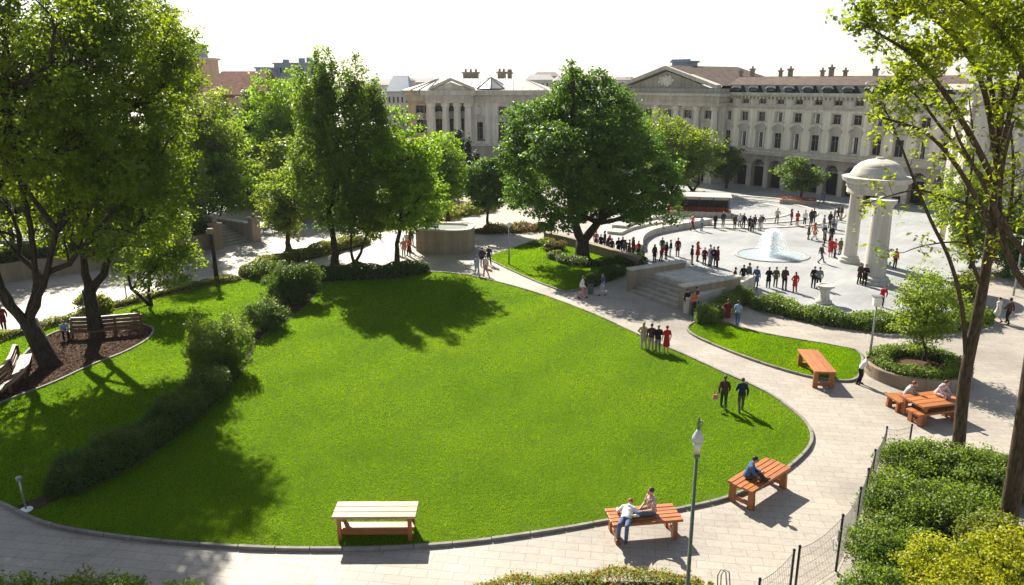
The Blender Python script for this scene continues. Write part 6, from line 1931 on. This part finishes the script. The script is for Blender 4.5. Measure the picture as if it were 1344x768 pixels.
person(1067, 378, 'stand', 'jacket', 150, 'black', 'black', 'burgundy' if False else 'auburn', 'person in black, left of the pair just behind the stone pedestal')
person(1074, 379, 'hip', 'jacket', 170, 'grey', 'black', 'brown', 'person in grey, right of the pair just behind the stone pedestal')
# by the steps
person(901, 411, 'stand', 'jacket', 30, 'black', 'white', 'black', 'person in black with pale trousers at the end of the stone steps')
person(910, 414, 'folded', 'tee', 10, 'orange', 'brown', 'auburn', 'person in orange and brown in front at the end of the stone steps')
person(913, 408, 'stand', 'coat', 40, 'brown', 'brown', 'black', 'person in a dark brown coat, rearmost at the end of the stone steps')
person(764, 392, 'walk', 'jacket', 90, 'white', 'pink', 'auburn', 'person in a white top left of the slim green bin')
person(791, 388, 'walk2', 'tee', -60, 'blue', 'lightgrey', 'brown', 'person in a blue top right of the slim green bin')
# by the concrete basin
person(626, 362, 'walk', 'tee', 20, 'lightblue', 'lightblue', 'brown', 'person in light blue, front left of the four beside the concrete basin')
person(638, 362, 'walk2', 'tee', -30, 'white', 'pink', 'blond', 'person in white, front right of the four beside the concrete basin')
person(633, 350, 'stand', 'jacket', 170, 'purple', 'black', 'black', 'person in dark purple, rear left of the four beside the concrete basin')
person(642, 348, 'hip', 'jacket', 190, 'navy', 'navy', 'brown', 'person in navy, rear right of the four beside the concrete basin')
for k, (px, py, c, b_, h, lab) in enumerate([(521, 334, 'brown', 'denim', 'black', 'person in brown at the left of the group left of the concrete basin'), (530, 337, 'pink', 'beige', 'brown', 'person in pink in the middle front of the group left of the concrete basin'),
        (537, 336, 'orange', 'burgundy', 'auburn', 'person in orange at the right of the group left of the concrete basin'), (534, 328, 'white', 'pink', 'blond', 'person in white at the back of the group left of the concrete basin'), (541, 322, 'navy', 'grey', 'black', 'person in navy standing against the concrete basin')]):
    person(px, py, ['lean', 'stand', 'hip', 'stand', 'stand'][k], 'tee', [60, 20, -40, 10, -20][k], c, b_, h, lab)
person(388, 313, 'walk', 'tee', 80, 'orange', 'black', 'black', 'tiny person in orange on the path right of the left stairs')
person(602, 278, 'stand', 'tee', 40, 'pink', 'beige', 'brown', 'tiny person in pink by the planted bed behind the concrete basin')

# ---- plaza crowd: px, py, pose, outfit, facing, top, bottom, hair, words
rowA = 'row of people before the fountain'
crowd = [
 (962, 376, 'hip', 'coat', 60, 'red', 'black', 'black', 'person in a red coat, left end of the row before the fountain'),
 (975, 377, 'walk', 'jacket', 120, 'black', 'white', 'brown', 'person in a black jacket next to the red coat before the fountain'),
 (981, 375, 'stand', 'jacket', 150, 'grey', 'navy', 'black', 'person in a grey jacket just left of the blue coat before the fountain'),
 (990, 377, 'stand', 'coat', 100, 'blue', 'navy', 'black', 'person in a long blue coat in the row before the fountain'),
 (1007, 379, 'folded', 'coat', 170, 'black', 'black', 'black', 'person in a black coat, first right of the gap in the row before the fountain'),
 (1019, 379, 'stand', 'jacket', 185, 'olive', 'olive', 'brown', 'person in olive in the row below the fountain'),
 (1028, 378, 'phone', 'jacket', 150, 'brown', 'black', 'black', 'person in dark brown, second from the right in the row below the fountain'),
 (1041, 382, 'hip', 'coat', 200, 'red', 'red', 'brown', 'person in a long red coat at the right end of the row below the fountain'),
 (890, 338, 'stand', 'coat', 10, 'burgundy', 'black', 'brown', 'lone person in a dark red coat left of the plaza group'),
 (906, 346, 'hip', 'jacket', 80, 'navy', 'black', 'black', 'person in navy, left end of the group behind the stone platform'),
 (914, 345, 'folded', 'coat', 40, 'red', 'brown', 'auburn', 'person in bright red, second in the group behind the stone platform'),
 (923, 347, 'stand', 'coat', 150, 'burgundy', 'black', 'black', 'person in burgundy, third in the group behind the stone platform'),
 (930, 349, 'stand', 'jacket', 0, 'white', 'lightgrey', 'brown', 'person in white in the group behind the stone platform'),
 (936, 350, 'phone', 'jacket', -60, 'purple', 'black', 'black', 'person in dark purple in the group behind the stone platform'),
 (942, 352, 'stand', 'coat', -40, 'burgundy', 'navy', 'brown', 'person in burgundy at the right end of the group behind the stone platform'),
 (907, 304, 'walk', 'tee', 60, 'pink', 'burgundy', 'auburn', 'person in pink, left of the pair near the curved bench'),
 (920, 304, 'stand', 'tee', 20, 'lightblue', 'denim', 'brown', 'person in light blue, right of the pair near the curved bench'),
 (940, 298, 'stand', 'jacket', 10, 'black', 'navy', 'black', 'person in black, left of the two dark figures far left of the fountain'),
 (947, 299, 'hip', 'jacket', -30, 'navy', 'grey', 'black', 'person in navy, right of the two dark figures far left of the fountain'),
 (965, 302, 'stand', 'coat', 40, 'brown', 'black', 'blond', 'person in brown, left of the three standing behind the left side of the fountain'),
 (970, 300, 'stand', 'jacket', -20, 'white', 'black', 'brown', 'person in white, middle of the three standing behind the left side of the fountain'),
 (974, 301, 'hip', 'jacket', -50, 'black', 'brown', 'black', 'person in black, right of the three standing behind the left side of the fountain'),
 (982, 304, 'stand', 'coat', 100, 'black', 'black', 'black', 'person in a black coat, leftmost of the dark group left of the plume'),
 (987, 305, 'folded', 'coat', 30, 'navy', 'black', 'black', 'person in navy, second of the dark group left of the plume'),
 (991, 303, 'stand', 'coat', -20, 'brown', 'black', 'black', 'person in brown, third of the dark group left of the plume'),
 (997, 301, 'stand', 'jacket', -60, 'grey', 'lightgrey', 'brown', 'person in grey, fourth of the dark group left of the plume'),
 (1000, 300, 'walk', 'jacket', -90, 'black', 'white', 'black', 'person in black and white nearest to the plume on its left'),
 (1019, 295, 'hip', 'tee', 0, 'lightgrey', 'grey', 'grey', 'lone person in pale grey right behind the plume'),
 (1038, 295, 'stand', 'jacket', 40, 'burgundy', 'grey', 'brown', 'person in burgundy, left end of the row right of the plume'),
 (1046, 296, 'folded', 'coat', 10, 'red', 'black', 'black', 'person in red, second in the row right of the plume'),
 (1055, 296, 'stand', 'jacket', 0, 'white', 'navy', 'black', 'person in white, third in the row right of the plume'),
 (1062, 295, 'hip', 'jacket', -30, 'navy', 'navy', 'black', 'person in navy, fourth in the row right of the plume'),
 (1068, 294, 'stand', 'jacket', -60, 'brown', 'black', 'black', 'person in brown, right end of the row right of the plume'),
 (1062, 316, 'stand', 'coat', 60, 'brown', 'black', 'black', 'person in a dark brown coat, left of the pair right of the fountain pool'),
 (1069, 317, 'walk', 'coat', 70, 'orange', 'white', 'auburn', 'person in an orange coat, right of the pair right of the fountain pool'),
 (1079, 305, 'stand', 'jacket', 30, 'grey', 'lightgrey', 'black', 'person in grey, left front of the crowd by the back temple column'),
 (1083, 314, 'hip', 'jacket', 60, 'navy', 'grey', 'black', 'person in navy, lowest of the loose crowd left of the temple'),
 (1087, 300, 'stand', 'jacket', 20, 'black', 'black', 'black', 'tall person in black in the middle of the loose crowd left of the temple'),
 (1089, 320, 'stand', 'coat', -20, 'black', 'grey', 'black', 'person in a black coat just above the two in red left of the temple'),
 (1093, 306, 'folded', 'jacket', -50, 'grey', 'navy', 'brown', 'person in grey, right of the tall one in black left of the temple'),
 (1098, 302, 'stand', 'jacket', -60, 'white', 'black', 'black', 'person in white, right side of the loose crowd left of the temple'),
 (1082, 323, 'stand', 'tee', 60, 'green', 'black', 'black', 'person in green, left of the black coat in the crowd left of the temple'),
 (1093, 289, 'stand', 'jacket', 0, 'grey', 'black', 'black', 'farthest person in grey, left of three at the back by the temple'),
 (1100, 291, 'walk', 'jacket', 40, 'black', 'black', 'brown', 'person in black, middle of three at the back by the temple'),
 (1105, 290, 'stand', 'jacket', -20, 'brown', 'black', 'black', 'person in brown, right of three at the back by the temple'),
 (1078, 347, 'walk', 'hoodback', 30, 'brown', 'black', 'brown', 'person with a brown pack walking alone left of the temple steps'),
 (1089, 339, 'stand', 'dress', 40, 'red', 'red', 'brown', 'person in a red dress, left of the red pair at the back temple column'),
 (1095, 340, 'hip', 'jacket', 10, 'red', 'black', 'black', 'person in a red jacket, right of the red pair at the back temple column'),
 (1101, 336, 'stand', 'coat', -30, 'olive', 'black', 'brown', 'person in an olive coat touching the back temple column'),
 (1087, 331, 'stand', 'jacket', 60, 'black', 'navy', 'black', 'person in black right above the red dress'),
 (1076, 268, 'walk', 'tee', 90, 'blue', 'denim', 'black', 'tiny person in blue in the palace shade, left of the blue pair'),
 (1082, 268, 'walk2', 'tee', 90, 'denim', 'blue', 'brown', 'tiny person in denim in the palace shade, right of the blue pair'),
 (783, 328, 'stand', 'tee', 30, 'pink', 'burgundy', 'auburn', 'person in pink beside the huge trunk, left end of the queue'),
 (789, 330, 'stand', 'coat', 10, 'black', 'navy', 'black', 'person in black, second in the queue beside the huge trunk'),
 (795, 328, 'stand', 'coat', -20, 'green', 'black', 'black', 'person in dark green, third in the queue beside the huge trunk'),
 (797, 333, 'lean', 'jacket', 40, 'burgundy', 'black', 'black', 'stooping person in burgundy in the queue beside the huge trunk'),
 (804, 335, 'stand', 'coat', 30, 'navy', 'black', 'black', 'person in a navy coat before the curved steps in the queue'),
 (810, 337, 'folded', 'coat', 0, 'black', 'navy', 'brown', 'person in a black coat, left of the tight cluster in the queue'),
 (815, 336, 'stand', 'jacket', -30, 'purple', 'navy', 'black', 'person in purple in the tight cluster of the queue'),
 (820, 337, 'hip', 'jacket', 20, 'grey', 'black', 'brown', 'person in grey, right of the tight cluster in the queue'),
 (827, 339, 'stand', 'coat', 40, 'brown', 'burgundy', 'black', 'person in brown, left of the red trio in the queue'),
 (832, 338, 'stand', 'coat', 10, 'burgundy', 'black', 'black', 'person in burgundy, middle of the red trio in the queue'),
 (837, 340, 'folded', 'jacket', -20, 'red', 'navy', 'auburn', 'person in bright red, right of the red trio in the queue'),
 (844, 342, 'lean', 'jacket', 60, 'lightgrey', 'grey', 'grey', 'stooping person in pale grey right of the red trio in the queue'),
 (857, 342, 'stand', 'coat', 20, 'black', 'black', 'black', 'bulky person in black right of the stooping grey one in the queue'),
 (867, 334, 'stand', 'jacket', 0, 'green', 'grey', 'brown', 'person in green standing back from the end of the queue'),
 (868, 343, 'lean', 'jacket', 50, 'red', 'burgundy', 'black', 'crouching person in red near the right end of the queue'),
 (874, 342, 'stand', 'jacket', -30, 'navy', 'navy', 'black', 'person in navy, next to the crouching red one in the queue'),
 (880, 340, 'hip', 'jacket', -40, 'black', 'white', 'black', 'person in black with pale trousers, right end of the queue'),
]
for k, c in enumerate(crowd):
    c = list(c)
    if c[6] == 'black' and 'black' not in c[8]: c[6] = ('denim', 'grey', 'black', 'beige', 'navy')[(k * 7) % 5]
    if c[7] == 'black': c[7] = ('black', 'brown', 'black', 'grey', 'blond')[(k * 3) % 5]
    person(c[0] + random.uniform(-1.8, 1.8), c[1] + random.uniform(-2.2, 2.2), c[2], c[3], c[4] + random.uniform(-65, 65), c[5], c[6], c[7], c[8], hs='long' if k % 3 == 1 else 'short', skin=(0, 1, 0, 0, 2)[k % 5], scale=random.uniform(.86, 1.03))
# the pink bag of the left walker
bp = G(949, 537, LZ); bag = thing('handbag', 'pink bag hanging at the left side of the couple on the lawn', 'bag', bp + Vector((-.40, .02, .62)))
mb = MB(); mb.box(0, 0, 0, .26, .13, .24, taper=.8); mb.build('pouch', CL['pink'], bag, bevel=.03)
mb = MB(); mb.tube([(-.08, 0, .12), (-.05, 0, .27), (.05, 0, .27), (.08, 0, .12)], .012, 6); mb.build('strap', CL['burgundy'], bag)

# ================================================================ air
HAZE = 0.00011
mb = MB(); bar(mb, -1600, 1600, -90, 2600, -1.0, 60)
hz = mb.build('haze', []); tag(hz, kind='stuff')
hm = bpy.data.materials.new('haze'); hm.use_nodes = True
hm.node_tree.nodes.clear()
ho = hm.node_tree.nodes.new('ShaderNodeOutputMaterial'); hv = hm.node_tree.nodes.new('ShaderNodeVolumePrincipled')
hv.inputs['Color'].default_value = (0.92, 0.95, 1, 1); hv.inputs['Density'].default_value = HAZE; hv.inputs['Anisotropy'].default_value = 0.1
hm.node_tree.links.new(hv.outputs[0], ho.inputs['Volume'])
hz.data.materials.append(hm)
